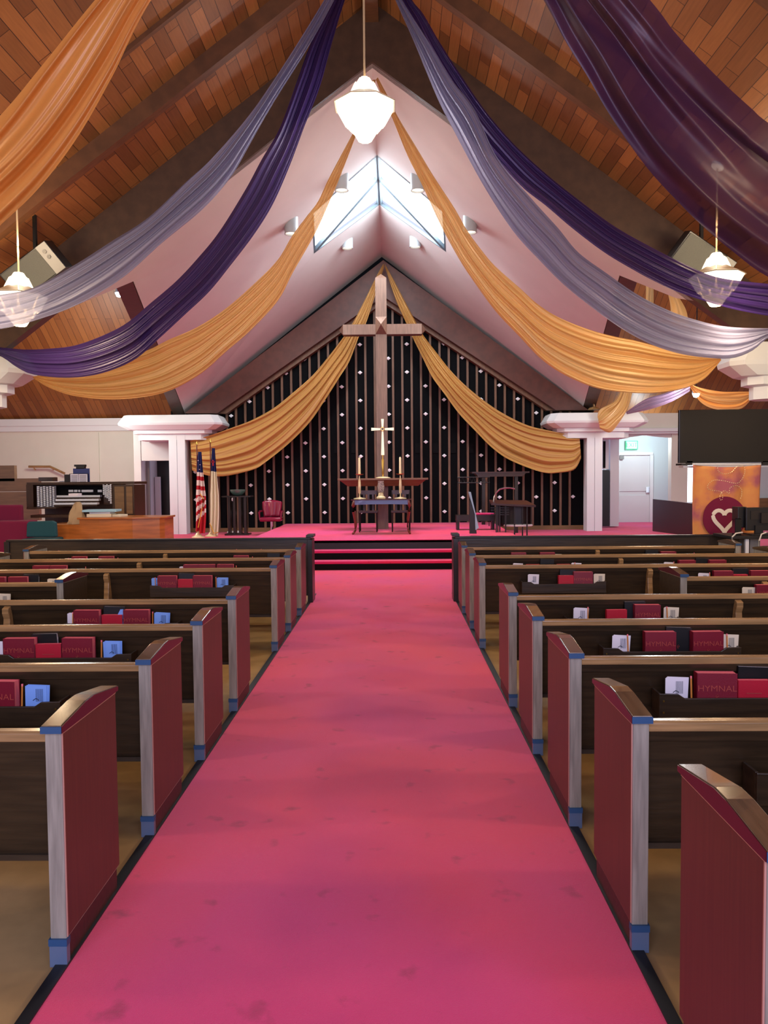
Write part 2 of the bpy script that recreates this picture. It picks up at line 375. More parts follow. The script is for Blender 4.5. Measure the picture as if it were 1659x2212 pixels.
# white chancel roof with skylight
def Q(dx, y, s): return Vector((X0+s*dx, y, 7.74-SL*dx))
A = Vector((X0, 20.2, 7.42)); G = Vector((X0, 11.5, 7.74)); E = Vector((X0, 14.7, 7.74)); C = Vector((X0, 17.3, 7.74))
def slab(mb, pts, t=.06):
    n = len(pts); nn = (Vector(pts[1])-Vector(pts[0])).cross(Vector(pts[2])-Vector(pts[0])).normalized()
    if nn.z < 0: nn = -nn
    vs = [Vector(p) for p in pts]+[Vector(p)+nn*t for p in pts]
    mb.add(vs, [tuple(range(n)), tuple(range(n, 2*n))[::-1]]+[(i, (i+1) % n, n+(i+1) % n, n+i) for i in range(n)])
    return mb
Bz = 3.42
skl = empty('skylight_window', (X0, 16, 7.5)); skl.name = 'window_1'; skl['kind'] = 'structure'
for s in (-1, 1):
    nm = 'left' if s < 0 else 'right'
    Fp = Q(1.28, 15.05, s); D = Q(1.46, 17.2, s); K = Q(3.87, 12.4, s); K2 = Q(4.55, 11.8, s); K3 = Q(4.7, 11.5, s)
    B = Vector((X0+s*5.2, 20.25, Bz))
    mb = MB(); slab(mb, [G, E, Fp, K, K2, K3]); struct(mb, 'ceiling_chancel_upper_'+nm, 'white', fixn=True)
    mb = MB()
    for tri in ((Fp, D, B), (Fp, B, K)): slab(mb, tri)
    struct(mb, 'ceiling_chancel_side_'+nm, 'white')
    mb = MB()
    for tri in ((C, A, B), (C, B, D)): slab(mb, tri)
    struct(mb, 'ceiling_chancel_lower_'+nm, 'white')
    # skylight: glowing panes a little above the opening, mullions in it
    up = Vector((s*.59, 0, .8))*.12
    g = slab(MB(), [E+up, C+up, D+up, Fp+up], .02); g.build('glass_pane', 'skyl', skl)
    fr = MB()
    def bar(p, q, w, h=.07):
        p, q = Vector(p), Vector(q); t = (q-p).normalized(); n = Vector((s*SL, 0, 1)).normalized(); b = t.cross(n).normalized()*w/2
        vs = [p-b-n*0.0, p+b, q+b, q-b]; vs += [v+n*h for v in vs]
        fr.add(vs, [(0, 1, 2, 3), (4, 7, 6, 5), (0, 4, 5, 1), (1, 5, 6, 2), (2, 6, 7, 3), (3, 7, 4, 0)])
    bar(E, C, .07); bar(Fp, D, .1); bar(E, Fp, .09); bar(C, D, .06)
    bar((E+(C-E)*.45), D, .12)
    fr.build('window_frame', 'mullion', skl)
    # dark edge beam from the arch to the wall corner
    k0 = K+Vector((s*.02, 0, 0)); b0 = B+Vector((s*.02, 0, 0)); mb = MB()
    vs = [k0, k0+Vector((s*.28, 0, -.05)), b0+Vector((s*.28, 0, -.05)), b0]; vs += [v+Vector((0, 0, .35)) for v in vs]
    mb.add(vs, [(0, 1, 2, 3), (4, 7, 6, 5), (0, 4, 5, 1), (1, 5, 6, 2), (2, 6, 7, 3), (3, 7, 4, 0)])
    struct(mb, 'ceiling_edge_beam_'+nm, 'beam')
    # transept ceiling: two board slopes
    for y0, z0, y1, z1, n2 in ((17.0, 7.47, 22.6, 3.36, 'far'), (17.0, 7.47, 11.75, 7.47, 'near')):
        mb = MB(); xa, xb = X0+s*(4.75 if n2 == 'far' else 5.0), X0+s*13
        mb.add([(xa, y0, z0), (xb, y0, z0), (xb, y1, z1), (xa, y1, z1), (xa, y0, z0+.1), (xb, y0, z0+.1), (xb, y1, z1+.1), (xa, y1, z1+.1)],
               [(0, 1, 2, 3), (4, 7, 6, 5), (0, 4, 5, 1), (1, 5, 6, 2), (2, 6, 7, 3), (3, 7, 4, 0)])
        struct(mb, 'ceiling_transept_%s_%s' % (n2, nm), 'plank2', uvf=lambda v: (v.y*1.24, v.x))
# gable beam over the slatted wall
ga = MB()
for s in (-1, 1):
    Bp = P(400 if s < 0 else 1270, 893 if s < 0 else 886, 19.9)
    Bi = P(470 if s < 0 else 1200, 893 if s < 0 else 886, 19.9)
    ap = P(828, 563, 19.9); ai = P(828, 641, 19.9)
    ga.prism([(ap.x, ap.z), (Bp.x, Bp.z), (Bi.x, Bi.z), (ai.x, ai.z)], 'y', 19.85, 20.3)
struct(ga, 'ceiling_gable_beam', 'gable')
gb = MB()
for s in (-1, 1):
    Bi = P(470 if s < 0 else 1200, 893 if s < 0 else 886, 20); ai = P(828, 641, 20)
    Bj = P(488 if s < 0 else 1182, 893 if s < 0 else 886, 20); aj = P(828, 653, 20)
    gb.prism([(ai.x, ai.z), (Bi.x, Bi.z), (Bj.x, Bj.z), (aj.x, aj.z)], 'y', 20.05, 20.32)
struct(gb, 'ceiling_gable_trim', 'slat')
# black slatted wall
WY = 20.3
bz = .37
wb = struct(MB().prism([(X0-5.6, .25), (X0+5.5, .25), (X0+5.5, 3.5), (X0, 7.5), (X0-5.6, 3.5)], 'y', WY, WY+.1), 'wall_back', 'blackwall')
struct(MB().box(X0-5.5, X0+5.4, WY-.07, WY, .28, bz+.04), 'baseboard_back', 'tanwood')
pitch = 20.0*WY/F
xs0 = P(594.4, 1000, WY).x
sl = MB()
cols = []
def wall_top(x): return 7.42-.72*abs(x-X0)
i0 = -9
k = -10
while True:
    x = xs0+k*pitch
    if k > 24: break
    x = P(791.4-19.93*k, 1000, WY).x if k >= 0 else 0
    for x in (P(791.4-19.93*(k+10), 1000, WY).x, P(850.5+19.97*(k+10), 1000, WY).x, ) + ((P(830.5, 1000, WY).x, P(811.3, 1000, WY).x) if k == -10 else ()):
      if abs(x-X0) < 5.12:
          sl.box(x-.028, x+.028, WY-.06, WY, bz+.04, min(wall_top(x)-.35, 6.9))
    k += 1
sl.build('wooden_slats', 'slat', wb)
# shallow black vent panels in the slatted wall
vp = MB()
for px in (690, 728, 765, 903, 941, 979, 652, 1017):
    c = P(px, 968, WY); vp.box(c.x-.075, c.x+.075, WY-.02, WY, c.z-.13, c.z+.13)
vp.build('vent_panels', 'blackpanel', wb)
pn = MB()
for px in (785, 865, 672, 709, 747, 922, 960, 998): 
    c = P(px, 964, WY); pn.box(c.x-.09, c.x+.09, WY-.012, WY, c.z-.14, c.z+.2)
# white diamonds, alternate bays, zigzag rows
dm = None
OW = ['first', 'second', 'third', 'fourth', 'fifth', 'sixth', 'seventh', 'eighth', 'ninth', 'tenth', 'eleventh', 'twelfth', 'thirteenth', 'fourteenth']
for sd in (-1, 1):
    for n in range(0, 11):
        px = (819.5-39.75*n) if sd < 0 else (840.8+39.65*n)
        cx = P(px, 1000, WY).x
        if abs(cx-X0) > 5.1: continue
        row = 0
        for m_ in range(-2, 8):
            y = (775 if n % 2 == 0 else 744.6)+60.3*m_
            if y < 648+30*n or y > 1112: continue
            z = P(779.4, y, WY).z; row += 1
            if dm is None:
                dm = MB().add([(cx-.062, WY-.03, z), (cx, WY-.03, z-.048), (cx+.062, WY-.03, z), (cx, WY-.03, z+.048), (cx, WY-.042, z),
                               (cx-.062, WY, z), (cx, WY, z-.048), (cx+.062, WY, z), (cx, WY, z+.048)],
                              [(0, 1, 4), (1, 2, 4), (2, 3, 4), (3, 0, 4), (0, 5, 6, 1), (1, 6, 7, 2), (2, 7, 8, 3), (3, 8, 5, 0)]).build('wall_diamond', 'diamond')
                tag(dm, 'x', 'wall ornament', 'white diamonds on the slatted wall'); d0 = Vector(dm.location); z_0 = z; x_0 = cx; o = dm
            else: o = dup(dm, d0+Vector((cx-x_0, 0, z-z_0)))
            o['label'] = 'small white diamond stud, %s down in the %s column %s of the tall cross' % (OW[row-1], OW[n], 'left' if sd < 0 else 'right')
# ---- capitals and columns
def capital(cx, y0, y1, hw, ztop, name, k=1.0):
    cy = (y0+y1)/2; hy = (y1-y0)/2
    loops = [(hw*.98, hy*.98, 0), (hw*.90, hy*.9, .0), (hw, hy, -.20), (hw*.99, hy*.98, -.25), (hw*.84, hy*.82, -.36), (hw*.76, hy*.72, -.37), (hw*.76, hy*.72, -.46), (hw*.68, hy*.62, -.48), (hw*.68, hy*.62, -.62)]
    loops = loops[1:]
    vs = []; ch = .16
    for a, b, z in loops:
        for sx, sy in ((-1, -1), (1, -1), (1, 1), (-1, 1)):
            if sx*sy > 0: q = [(sx*a, sy*(b-ch)), (sx*(a-ch), sy*b)]
            else: q = [(sx*(a-ch), sy*b), (sx*a, sy*(b-ch))]
            if (sx, sy) in ((-1, -1),): q = [(-a, -(b-ch)), (-(a-ch), -b)]
            if (sx, sy) == (1, -1): q = [((a-ch), -b), (a, -(b-ch))]
            if (sx, sy) == (1, 1): q = [(a, (b-ch)), ((a-ch), b)]
            if (sx, sy) == (-1, 1): q = [(-(a-ch), b), (-a, (b-ch))]
            vs += [(cx+p[0], cy+p[1], ztop+z*k) for p in q]
    n = 8; m = len(loops)
    fs = [(i*n+j, i*n+(j+1) % n, (i+1)*n+(j+1) % n, (i+1)*n+j) for i in range(m-1) for j in range(n)]
    fs += [tuple(range(n))[::-1], tuple(range((m-1)*n, m*n))]
    return MB().add(vs, fs)
def column(px0, px1, Yc, z0, z1, name):
    a = P(px0, 1040, Yc).x; b = P(px1, 1040, Yc).x; m_ = (a+b)/2; mb = MB()
    mb.box(a, m_-.008, Yc, Yc+.36, z0, z1); mb.box(m_+.008, b, Yc, Yc+.36, z0, z1); mb.box(a+.02, b-.02, Yc+.02, Yc+.34, z0, z1)
    return mb
for s, p0, p1, cp, hw in ((-1, 366, 401, 368, 1.33), (1, 1268, 1301, 1290, 1.28)):
    nm = 'left' if s < 0 else 'right'
    cx = P(cp, 905, 19.5).x; zt = P(cp, 897 if s < 0 else 892, 19.5).z
    e = empty('column', (cx, 19.9, .3), 'white fluted column with a broad stepped capital at the %s end of the slatted wall' % nm, 'column')
    column(p0, p1, 19.6, .3, zt-.5, nm).build('shaft', 'trimw', e)
    capital(cx, 19.3, 20.9, hw, zt, nm).build('capital', 'trimw', e)
    # the pair that carries the great arch
    cx = X0+s*6.42
    e = empty('column', (cx, 11.7, 0), 'white stepped column capital carrying the foot of the great arch on the %s' % nm, 'column')
    MB().box(cx+s*.05-.25, cx+s*.05+.25, 11.5, 12.0, 0 if s > 0 else .3, 2.9).build('shaft', 'trimw', e)
    capital(cx+s*.1, 11.25, 12.0, 1.33, 3.62, nm, 1.3).build('capital', 'trimw', e)
# ---- left transept walls
def pw(name, x0, x1, y0, y1, Y, d, m, z0=None):
    mb = MB(); pbox(mb, x0, x1, y0, y1, Y, d)
    if z0 is not None:
        zm = min(v.z for v in mb.v); mb.v = [Vector((v.x, v.y, z0 if v.z < zm+.15 else v.z)) for v in mb.v]
    return struct(mb, name, m)
pw('wall_left_transept', -150, 300, 908, 1150, 22.5, .1, 'cream', .25)
wt = MB()
pbox(wt, -150, 300, 905, 920, 22.3, .2); pbox(wt, -150, 300, 920, 932, 22.38, .12)
struct(wt, 'trim_6', 'trimw')
pw('trim_7', 212, 214, 934, 1062, 22.46, .04, 'cream')
lw = MB(); pbox(lw, 290, 305, 932, 1130, 20.5, 2.0); pbox(lw, 305, 368, 932, 995, 20.5, .2)
struct(lw, 'wall_left_return', 'white')
pw('wall_left_vestibule', 296, 372, 990, 1135, 21.9, .1, 'darkscreen', .3)
dn = MB(); pbox(dn, 306, 324, 996, 1134, 20.9, .05)
struct(dn, 'door_1', 'grey'); 
dn = MB(); pbox(dn, 335, 347, 1030, 1128, 21.6, .05); struct(dn, 'door_2', 'door')
# ---- right transept walls
hw_ = MB(); pbox(hw_, 1250, 1475, 893, 925, 20.9, .5); struct(hw_, 'trim_8', 'cream')
hw_ = MB(); pbox(hw_, 1300, 1475, 925, 932, 20.85, .5); pbox(hw_, 1310, 1475, 929, 937, 20.95, .4); struct(hw_, 'trim_9', 'trimw')
rw = MB(); pbox(rw, 1318, 1337, 935, 1137, 21.0, .35); struct(rw, 'wall_right_pier', 'trimw')
l, r_ = P(1337, 948, 21.1), P(1450, 945, 21.1); mdl = P(1392, 940, 21.1); tp = P(1392, 932, 21.1)
rw = MB().prism([(l.x, l.z), (mdl.x, mdl.z), (r_.x, r_.z), (r_.x, tp.z+.1), (l.x, tp.z+.1)], 'y', 21.1, 21.3)
struct(rw, 'wall_right_header', 'white')
pw('wall_right_transept', 1450, 1485, 935, 1150, 21.1, .25, 'cream', .25)
rw = MB(); pbox(rw, 1500, 1900, 1000, 1150, 21.1, .2); pbox(rw, 1485, 1900, 890, 1003, 21.1, .2); pbox(rw, 1485, 1500, 1085, 1150, 21.1, .2)
struct(rw, 'wall_right_window_side', 'bluegrey')
wn = MB(); pbox(wn, 1485, 1500, 1003, 1085, 21.22, .03); struct(wn, 'window_2', 'winglow')
pw('baseboard_right', 1640, 1900, 1075, 1150, 20.95, .1, 'tanwood', .25)
pw('wall_right_hall', 1305, 1475, 925, 1150, 23.3, .1, 'bluegrey', .25)
dr = empty('door_3', (P(1370, 1120, 23.2).x, 23.2, .3)); dr['kind'] = 'structure'
fm = MB(); pbox(fm, 1333, 1411, 977, 983, 23.18, .12); pbox(fm, 1404, 1411, 983, 1132, 23.18, .12); pbox(fm, 1331, 1338, 983, 1132, 23.18, .12)
fm.build('door_frame', 'trimw', dr)
lf = MB(); pbox(lf, 1338, 1404, 983, 1061, 23.24, .05); pbox(lf, 1338, 1404, 1070, 1131, 23.24, .05); pbox(lf, 1338, 1404, 1061, 1070, 23.26, .03)
lf.build('door_leaf', 'door', dr)
hd = MB(); pbox(hd, 1396, 1403, 1052, 1064, 23.2, .05); hd.build('door_handle', 'steel', dr)
hc = MB(); pbox(hc, 1339, 1348, 984, 992, 23.15, .1); hc.build('door_closer', 'grey', dr)
ex = MB(); pbox(ex, 1352, 1378, 952, 971, 23.2, .05); 
exo = ex.build('exit_sign', 'exitg'); tag(exo, 'green and white exit sign above the white door in the right hallway', 'sign')
fc = MB(); pbox(fc, 1354, 1376, 954, 969, 23.18, .03); fc.build('sign_face', 'exitw', exo)
c = P(1365, 961.5, 23.16)-Vector(exo.location)
letters('EXIT', .19, 'sign_lettering', 'exitg', exo, c, sx=.85)
# side walls of nave with windows
for s in (-1, 1):
    nm = 'left' if s < 0 else 'right'; x = X0+s*7.1
    struct(MB().box(x, x+s*.15, -4.5, 11.9, 0, 3.6), 'wall_'+nm, 'sidewall')
    struct(MB().box(X0+s*13, X0+s*13.2, 11.9, 24, 0, 7.6), 'wall_%s_far' % nm, 'sidewall')
# ================================================================== DRAPES
def cat(pts, n):
    pts = [Vector(p) for p in pts]
    L_ = [0]
    for a_, b_ in zip(pts, pts[1:]): L_.append(L_[-1]+(b_-a_).length)
    out = []
    for i in range(n):
        t = L_[-1]*i/(n-1); k_ = 0
        while k_ < len(pts)-2 and L_[k_+1] < t: k_ += 1
        u = (t-L_[k_])/max(1e-6, L_[k_+1]-L_[k_])
        p0 = pts[max(k_-1, 0)]; p1 = pts[k_]; p2 = pts[k_+1]; p3 = pts[min(k_+2, len(pts)-1)]
        out.append(.5*((2*p1)+(p2-p0)*u+(2*p0-5*p1+4*p2-p3)*u*u+(3*p1-p0-3*p2+p3)*u**3))
    return out
def drape(name, label, up_, lo, Zs, m, folds=6, amp=.05, seed=1, group=None, n=110, mm=72, bulge=.12, catg='drape'):
    rnd = random.Random(seed)
    U_ = cat([(a_, b_, 0) for a_, b_ in up_], n); L_ = cat([(a_, b_, 0) for a_, b_ in lo], n)
    Z_ = cat([(i*10, z, 0) for i, z in enumerate(Zs)], n)
    ph = [rnd.uniform(0, 6.28) for _ in range(6)]; fr_ = [folds*rnd.uniform(.9, 1.1), folds*2.1*rnd.uniform(.9, 1.1), folds*.55, folds*3.7]
    rows = []
    for i in range(n):
        u = i/(n-1); w = (U_[i]-L_[i]).length; row = []
        for j in range(mm):
            v = j/(mm-1)
            q = U_[i].lerp(L_[i], v)
            vv_ = v+.03*math.sin(6.28*(u*1.3+v)+ph[4])
            f_ = math.sin(6.2832*fr_[0]*vv_+ph[0]+.8*math.sin(u*5+ph[1]))*.5+math.sin(6.2832*fr_[1]*vv_+ph[2]+1.1*math.sin(u*4+ph[3]))*.16+math.sin(6.2832*fr_[2]*vv_+ph[5]+u*2)*.55
            Z0_ = Z_[i].y
            wm = w*Z0_/F
            d_ = amp*min(1, .25+wm*1.2)*f_-bulge*wm*math.sin(math.pi*v)
            row.append(P(q.x, q.y, Z0_+d_))
        rows.append(row)
    o = MB().grid(rows).build(name, m, smooth=False, fixn=False)
    o.data.polygons.foreach_set('use_smooth', [True]*len(o.data.polygons))
    tag(o, label, catg, group); return o
drape('fabric_drape', 'amber sheer drape crossing the upper left ceiling corner', [(560, -420), (360, -180), (205, 0), (100, 130), (0, 250), (-150, 400), (-320, 500)], [(640, -420), (470, -180), (327, 0), (240, 170), (165, 300), (85, 405), (0, 487), (-150, 620), (-320, 700)], [5.4, 5.4, 5.6, 6.0], 'goldup', 4, .06, 1)
drape('fabric_drape', 'silver sheer drape sweeping from the ridge to the left edge, over a lamp', [(775, -160), (740, -70), (700, 0), (645, 90), (590, 175), (545, 240), (500, 295), (450, 350), (400, 395), (320, 470), (240, 522), (165, 570), (75, 620), (0, 637), (-120, 655)], [(785, -160), (757, -70), (722, 0), (690, 60), (655, 120), (595, 215), (560, 275), (535, 320), (500, 380), (440, 450), (350, 525), (265, 600), (174, 655), (90, 688), (0, 711), (-120, 722)], [8.3, 8.3, 8.5, 8.9], 'silver', 5, .05, 2)
drape('fabric_drape', 'deep violet drape sweeping from the ridge to the left side', [(790, -160), (750, -70), (720, 0), (675, 85), (645, 165), (605, 275), (565, 345), (530, 410), (474, 500), (427, 558), (380, 608), (325, 655), (275, 697), (224, 724), (163, 746), (108, 753), (54, 755), (0, 750), (-60, 742)], [(812, -160), (775, -70), (745, 0), (715, 100), (690, 190), (655, 280), (625, 360), (590, 440), (550, 505), (499, 572), (452, 630), (398, 681), (344, 731), (289, 778), (217, 807), (145, 816), (72, 809), (36, 793), (0, 769), (-60, 750)], [8.8, 8.9, 9.6, 10.6], 'violet', 5, .06, 3)
gold_arch = 'gold arch swags'
drape('fabric_drape', 'gold swag from the arch peak to the left capital below the violet drape', [(806, 172), (788, 230), (765, 282), (738, 333), (708, 390), (687, 435), (662, 468), (632, 508), (600, 561), (550, 612), (488, 666), (427, 706), (362, 735), (315, 758), (230, 785), (150, 800), (90, 810), (72, 813)], [(812, 172), (794, 230), (773, 282), (756, 327), (729, 396), (711, 438), (687, 492), (662, 538), (632, 590), (600, 650), (542, 713), (488, 760), (434, 807), (369, 843), (307, 858), (235, 863), (163, 856), (119, 843), (90, 829), (70, 815)], [11.3, 11.15, 11.1, 11.2], 'gold', 7, .06, 4)
drape('fabric_drape', 'gold swag from the arch peak to the right capital under the silver drape', [(816, 167), (843, 218), (861, 255), (901, 321), (937, 381), (982, 450), (1012, 502), (1056, 560), (1085, 589), (1125, 624), (1159, 655), (1204, 684), (1270, 711), (1328, 727), (1370, 735), (1415, 747), (1460, 758), (1510, 768), (1557, 774)], [(812, 172), (828, 215), (846, 252), (879, 333), (913, 402), (949, 481), (992, 560), (1027, 613), (1072, 674), (1125, 730), (1165, 772), (1204, 801), (1249, 824), (1295, 840), (1355, 848), (1415, 849), (1475, 840), (1521, 819), (1558, 778)], [11.3, 11.15, 11.1, 11.2], 'gold', 7, .06, 5)
drape('fabric_drape', 'silver drape sweeping from the ridge down to the right edge', [(800, -160), (835, -70), (869, 0), (929, 95), (974, 170), (1024, 235), (1074, 340), (1149, 430), (1205, 492), (1249, 545), (1310, 590), (1370, 632), (1430, 664), (1490, 687), (1566, 705), (1659, 709), (1720, 708)], [(790, -160), (825, -70), (854, 0), (894, 90), (944, 210), (979, 280), (1044, 400), (1109, 500), (1168, 565), (1219, 616), (1280, 665), (1340, 708), (1400, 741), (1460, 762), (1521, 772), (1581, 774), (1626, 757), (1659, 731), (1720, 712)], [8.3, 8.4, 8.8, 9.6], 'silver', 5, .05, 6)
drape('fabric_drape', 'violet drape behind the silver one, passing in front of the right lamp', [(815, -160), (850, -70), (890, 0), (914, 30), (949, 90), (994, 160), (1049, 240), (1109, 310), (1179, 375), (1254, 435), (1329, 490), (1409, 535), (1489, 575), (1554, 600), (1659, 613), (1730, 618)], [(800, -160), (835, -70), (865, 0), (890, 50), (925, 130), (965, 200), (1020, 280), (1074, 345), (1129, 405), (1180, 445), (1235, 492), (1305, 545), (1370, 584), (1415, 608), (1460, 629), (1521, 650), (1581, 667), (1659, 682), (1730, 690)], [8.6, 8.8, 9.0, 9.3], 'violet', 5, .05, 7)
drape('fabric_drape', 'wide plum sheer drape across the upper right corner', [(1050, -420), (1230, -200), (1404, 0), (1454, 65), (1504, 120), (1569, 185), (1624, 235), (1659, 265), (1800, 360), (1900, 400)], [(960, -420), (1060, -200), (1174, 0), (1219, 85), (1269, 165), (1309, 235), (1359, 310), (1404, 370), (1454, 425), (1514, 485), (1579, 540), (1659, 598), (1800, 660), (1900, 690)], [5.6, 5.6, 5.9, 6.4], 'plum', 3, .09, 8)
drape('fabric_drape', 'gold satin swag pinned on the left half of the slatted wall', [(828, 570), (812, 599), (784, 656), (760, 701), (742, 728), (708, 772), (675, 811), (633, 848), (592, 881), (545, 907), (498, 925), (452, 941), (411, 952)], [(830, 576), (812, 633), (791, 697), (776, 726), (755, 780), (734, 814), (701, 866), (669, 912), (625, 957), (574, 998), (548, 1014), (496, 1027), (467, 1029), (444, 1026), (415, 1016)], [19.6, 19.5, 19.55, 19.7], 'goldw', 7, .05, 9, bulge=.06)
drape('fabric_drape', 'gold satin swag pinned on the right half of the slatted wall', [(830, 568), (849, 602), (873, 648), (897, 693), (913, 722), (947, 767), (974, 801), (1006, 833), (1045, 865), (1085, 892), (1138, 918), (1191, 931), (1252, 943)], [(833, 581), (854, 645), (876, 695), (892, 730), (915, 777), (934, 815), (961, 852), (992, 894), (1027, 931), (1064, 968), (1104, 995), (1171, 1020), (1210, 1021), (1241, 1014), (1255, 990)], [19.6, 19.5, 19.55, 19.7], 'goldw', 7, .05, 10, bulge=.06)
drape('fabric_drape', 'short gold swag hanging over the right column capital', [(1338, 846), (1325, 868), (1297, 884), (1291, 897), (1292, 905)], [(1366, 848), (1357, 880), (1338, 912), (1318, 934), (1296, 926)], [19.2, 19.12, 19.15], 'gold', 4, .05, 11, n=50, mm=50)
drape('fabric_drape', 'pale lavender swag sloping down behind the right capital', [(1492, 826), (1440, 848), (1395, 862), (1352, 890)], [(1490, 845), (1450, 868), (1405, 884), (1354, 895)], [17.4, 18.2, 19.1], 'lav', 3, .05, 12, n=50, mm=40)
drape('fabric_drape', 'yellow and orange swag above the television', [(1488, 828), (1515, 838), (1560, 846), (1600, 846), (1630, 846)], [(1488, 832), (1515, 870), (1552, 885), (1602, 882), (1630, 852)], [16.5, 16.4, 16.5], 'goldup', 4, .06, 13, n=50, mm=40)
drape('fabric_drape', 'narrow gold strip of cloth hanging by the dark beam at right', [(1395, 615), (1395, 640), (1394, 690)], [(1412, 619), (1412, 640), (1412, 690)], [16.2, 16.2], 'gold', 2, .03, 14, n=20, mm=24)
drape('fabric_drape', 'short yellow strip of cloth above the silver drape at right', [(1443, 635), (1448, 660), (1450, 700)], [(1465, 640), (1482, 670), (1490, 710)], [16, 16], 'gold', 2, .03, 15, n=20, mm=24)
# ================================================================== LAMPS AND FITTINGS
def plates(mb, c, n, r0, z0, r1, z1, w0, w1, off=0, t=.008):
    for i in range(n):
        a = 2*math.pi*(i+off)/n; ca, sa = math.cos(a), math.sin(a)
        o = Vector((ca, sa, 0)); s_ = Vector((-sa, ca, 0)); c_ = Vector(c)
        A0 = c_+o*r0+Vector((0, 0, z0)); A1 = c_+o*r1+Vector((0, 0, z1))
        vs = [A0-s_*w0/2, A0+s_*w0/2, A1+s_*w1/2, A1-s_*w1/2]; vs += [v+o*t+Vector((0, 0, t)) for v in vs]
        mb.add(vs, [(0, 1, 2, 3), (4, 7, 6, 5), (0, 4, 5, 1), (1, 5, 6, 2), (2, 6, 7, 3), (3, 7, 4, 0)])
lampc = P(788, 235, 8.2)
L0 = empty('pendant_lamp', lampc, 'faceted glowing glass pendant lamp hanging in the middle, below the arch peak', 'lamp', 'faceted glass pendants')
MB().tube([lampc+Vector((0, 0, .28)), lampc+Vector((0, 0, 2.9))], .011, 8).build('cord', 'cord', L0)
b = MB(); plates(b, lampc, 8, .04, .30, .13, .14, .06, .13); plates(b, lampc, 8, .10, .24, .16, .10, .05, .14, .5); b.build('crown', 'lampg', L0)
b = MB(); plates(b, lampc, 8, .13, .13, .31, .02, .10, .26); b.build('brim', 'lampbrim', L0)
b = MB(); plates(b, lampc, 8, .295, .03, .20, -.16, .24, .13); plates(b, lampc, 8, .27, .0, .15, -.22, .18, .1, .5); plates(b, lampc, 8, .18, -.12, .06, -.33, .16, .06); plates(b, lampc, 6, .10, .08, .26, .0, .2, .2); b.build('lower_shade', 'lampg', L0)
MB().lathe([(0, .05), (.1, .02), (.13, -.08), (.08, -.2), (0, -.26)], lampc, 12).build('bulb', 'bulb', L0, smooth=True)
point('pendant_light', lampc+Vector((0, 0, -.6)), 90, (1, .9, .8), .2)
for px, py, Z, lb in ((42, 645, 9.4, 'faceted glass pendant lamp seen through the silver drape at the left edge'), (1547, 602, 9.6, 'faceted glass pendant lamp partly behind the violet drape at right')):
    c = P(px, py, Z); o = dup(L0, c, label=lb)
    for k in KIDS(o):
        if k.name.startswith('cord'):
            k.scale = (1, 1, .42); k.location = (0, 0, .16)
    point('pendant_light', c+Vector((0, 0, -.55)), 60, WARM, .2)
    point('pendant_light', c+Vector((0, 0, .62)), 34, WARM, .1)
for x in (-4.9, 4.3):
    for y in (6.4, 3.0): point('side_ceiling_fill', (x+(-.5 if x < 0 else .5), y, 3.5), 130, WARM, .2)  # added warm fill for the ceiling sides, no lamp bodies here
# warm lamps in the transepts, up at the boards
for x, y, z, pw_ in ((-7.3, 16.5, 4.2, 130), (6.8, 16.8, 4.4, 90), (-8.5, 19, 2.9, 40)):
    point('transept_light', (x, y, z), pw_, (1, .68, .38), .2)
point('left_wall_fill', (-7.6, 18.6, 3.2), 150, (.93, 1, .95), .3)  # added cool fill to whiten the left wall, no fixture
point('hall_light', P(1398, 945, 22.0), 60, (.85, .97, 1), .1)
point('right_transept_light', (6.2, 17.5, 3.2), 50, (1, .95, .92), .3)
# can lights on the white roof
def roofhit(px, py, s):
    return PP(px, py, Vector((X0, 15, 7.74)), Vector((s*SL, 0, 1)))
spots = []
for i, (px, py, s, lb) in enumerate(((629, 480, -1, 'white can light on the white roof, furthest left'), (750, 516, -1, 'white can light under the skylight, left of the centre crease'), (897, 513, 1, 'white can light under the skylight, right of the centre crease'), (1015, 477, 1, 'white can light on the white roof, furthest right'), (738, 386, -1, 'upper white can light beside the left slope of the skylight'), (902, 386, 1, 'upper white can light beside the right slope of the skylight'))):
    c = roofhit(px, py, s)
    e = empty('can_light', c, lb, 'ceiling light', 'white can lights')
    MB().lathe([(0, .12), (.12, .12), (.13, .1), (.13, -.22), (.115, -.22), (.11, -.1), (0, -.1)], c, 24).build('housing', 'can', e, smooth=True)
    MB().lathe([(0, -.17), (.11, -.17), (.11, -.19), (0, -.2)], c, 20).build('lens', 'lampg', e)
    if i in (1, 2): spot('can_beam', c+Vector((0, 0, -.3)), (X0+s*1.2, 16.2, .5), 300, (1, .95, .92), 75)
    if i in (0, 3): spot('can_beam', c+Vector((0, 0, -.3)), (X0+s*2.6, 19.8, 1), 240, (1, .93, .88), 80)
for px, py, Y, lb, pw_ in ((257, 635, 16.8, 'small cool spot lamp shining under the left transept boards', 30), (1250, 736, 16.8, 'small cool spot lamp shining through the right gold swag', 20), (1397, 931, 21.3, 'bright spot lamp over the right hallway header', 0), (1504, 852, 16.9, 'bright lamp glaring at the end of the lavender swag', 10)):
    c = P(px, py, Y); e = empty('spot_lamp', c, lb, 'lamp')
    MB().lathe([(0, -.07), (.05, -.055), (.075, 0), (.05, .055), (0, .07)], c, 16).build('bulb', 'bulbc', e, smooth=True)
    if pw_: MB().tube([c+Vector((0, 0, .15)), c+Vector((0, 0, 7.46-c.z))], .012, 6).build('stem', 'black', e)
    MB().lathe([(0, .16), (.05, .15), (.085, .05), (.09, .02), (.08, .02), (.04, .1), (0, .1)], c, 16).build('housing', 'can', e, smooth=True)
c = PP(1550, 358, Vector((X0, 8, ZR)), Vector((SL, 0, 1)))
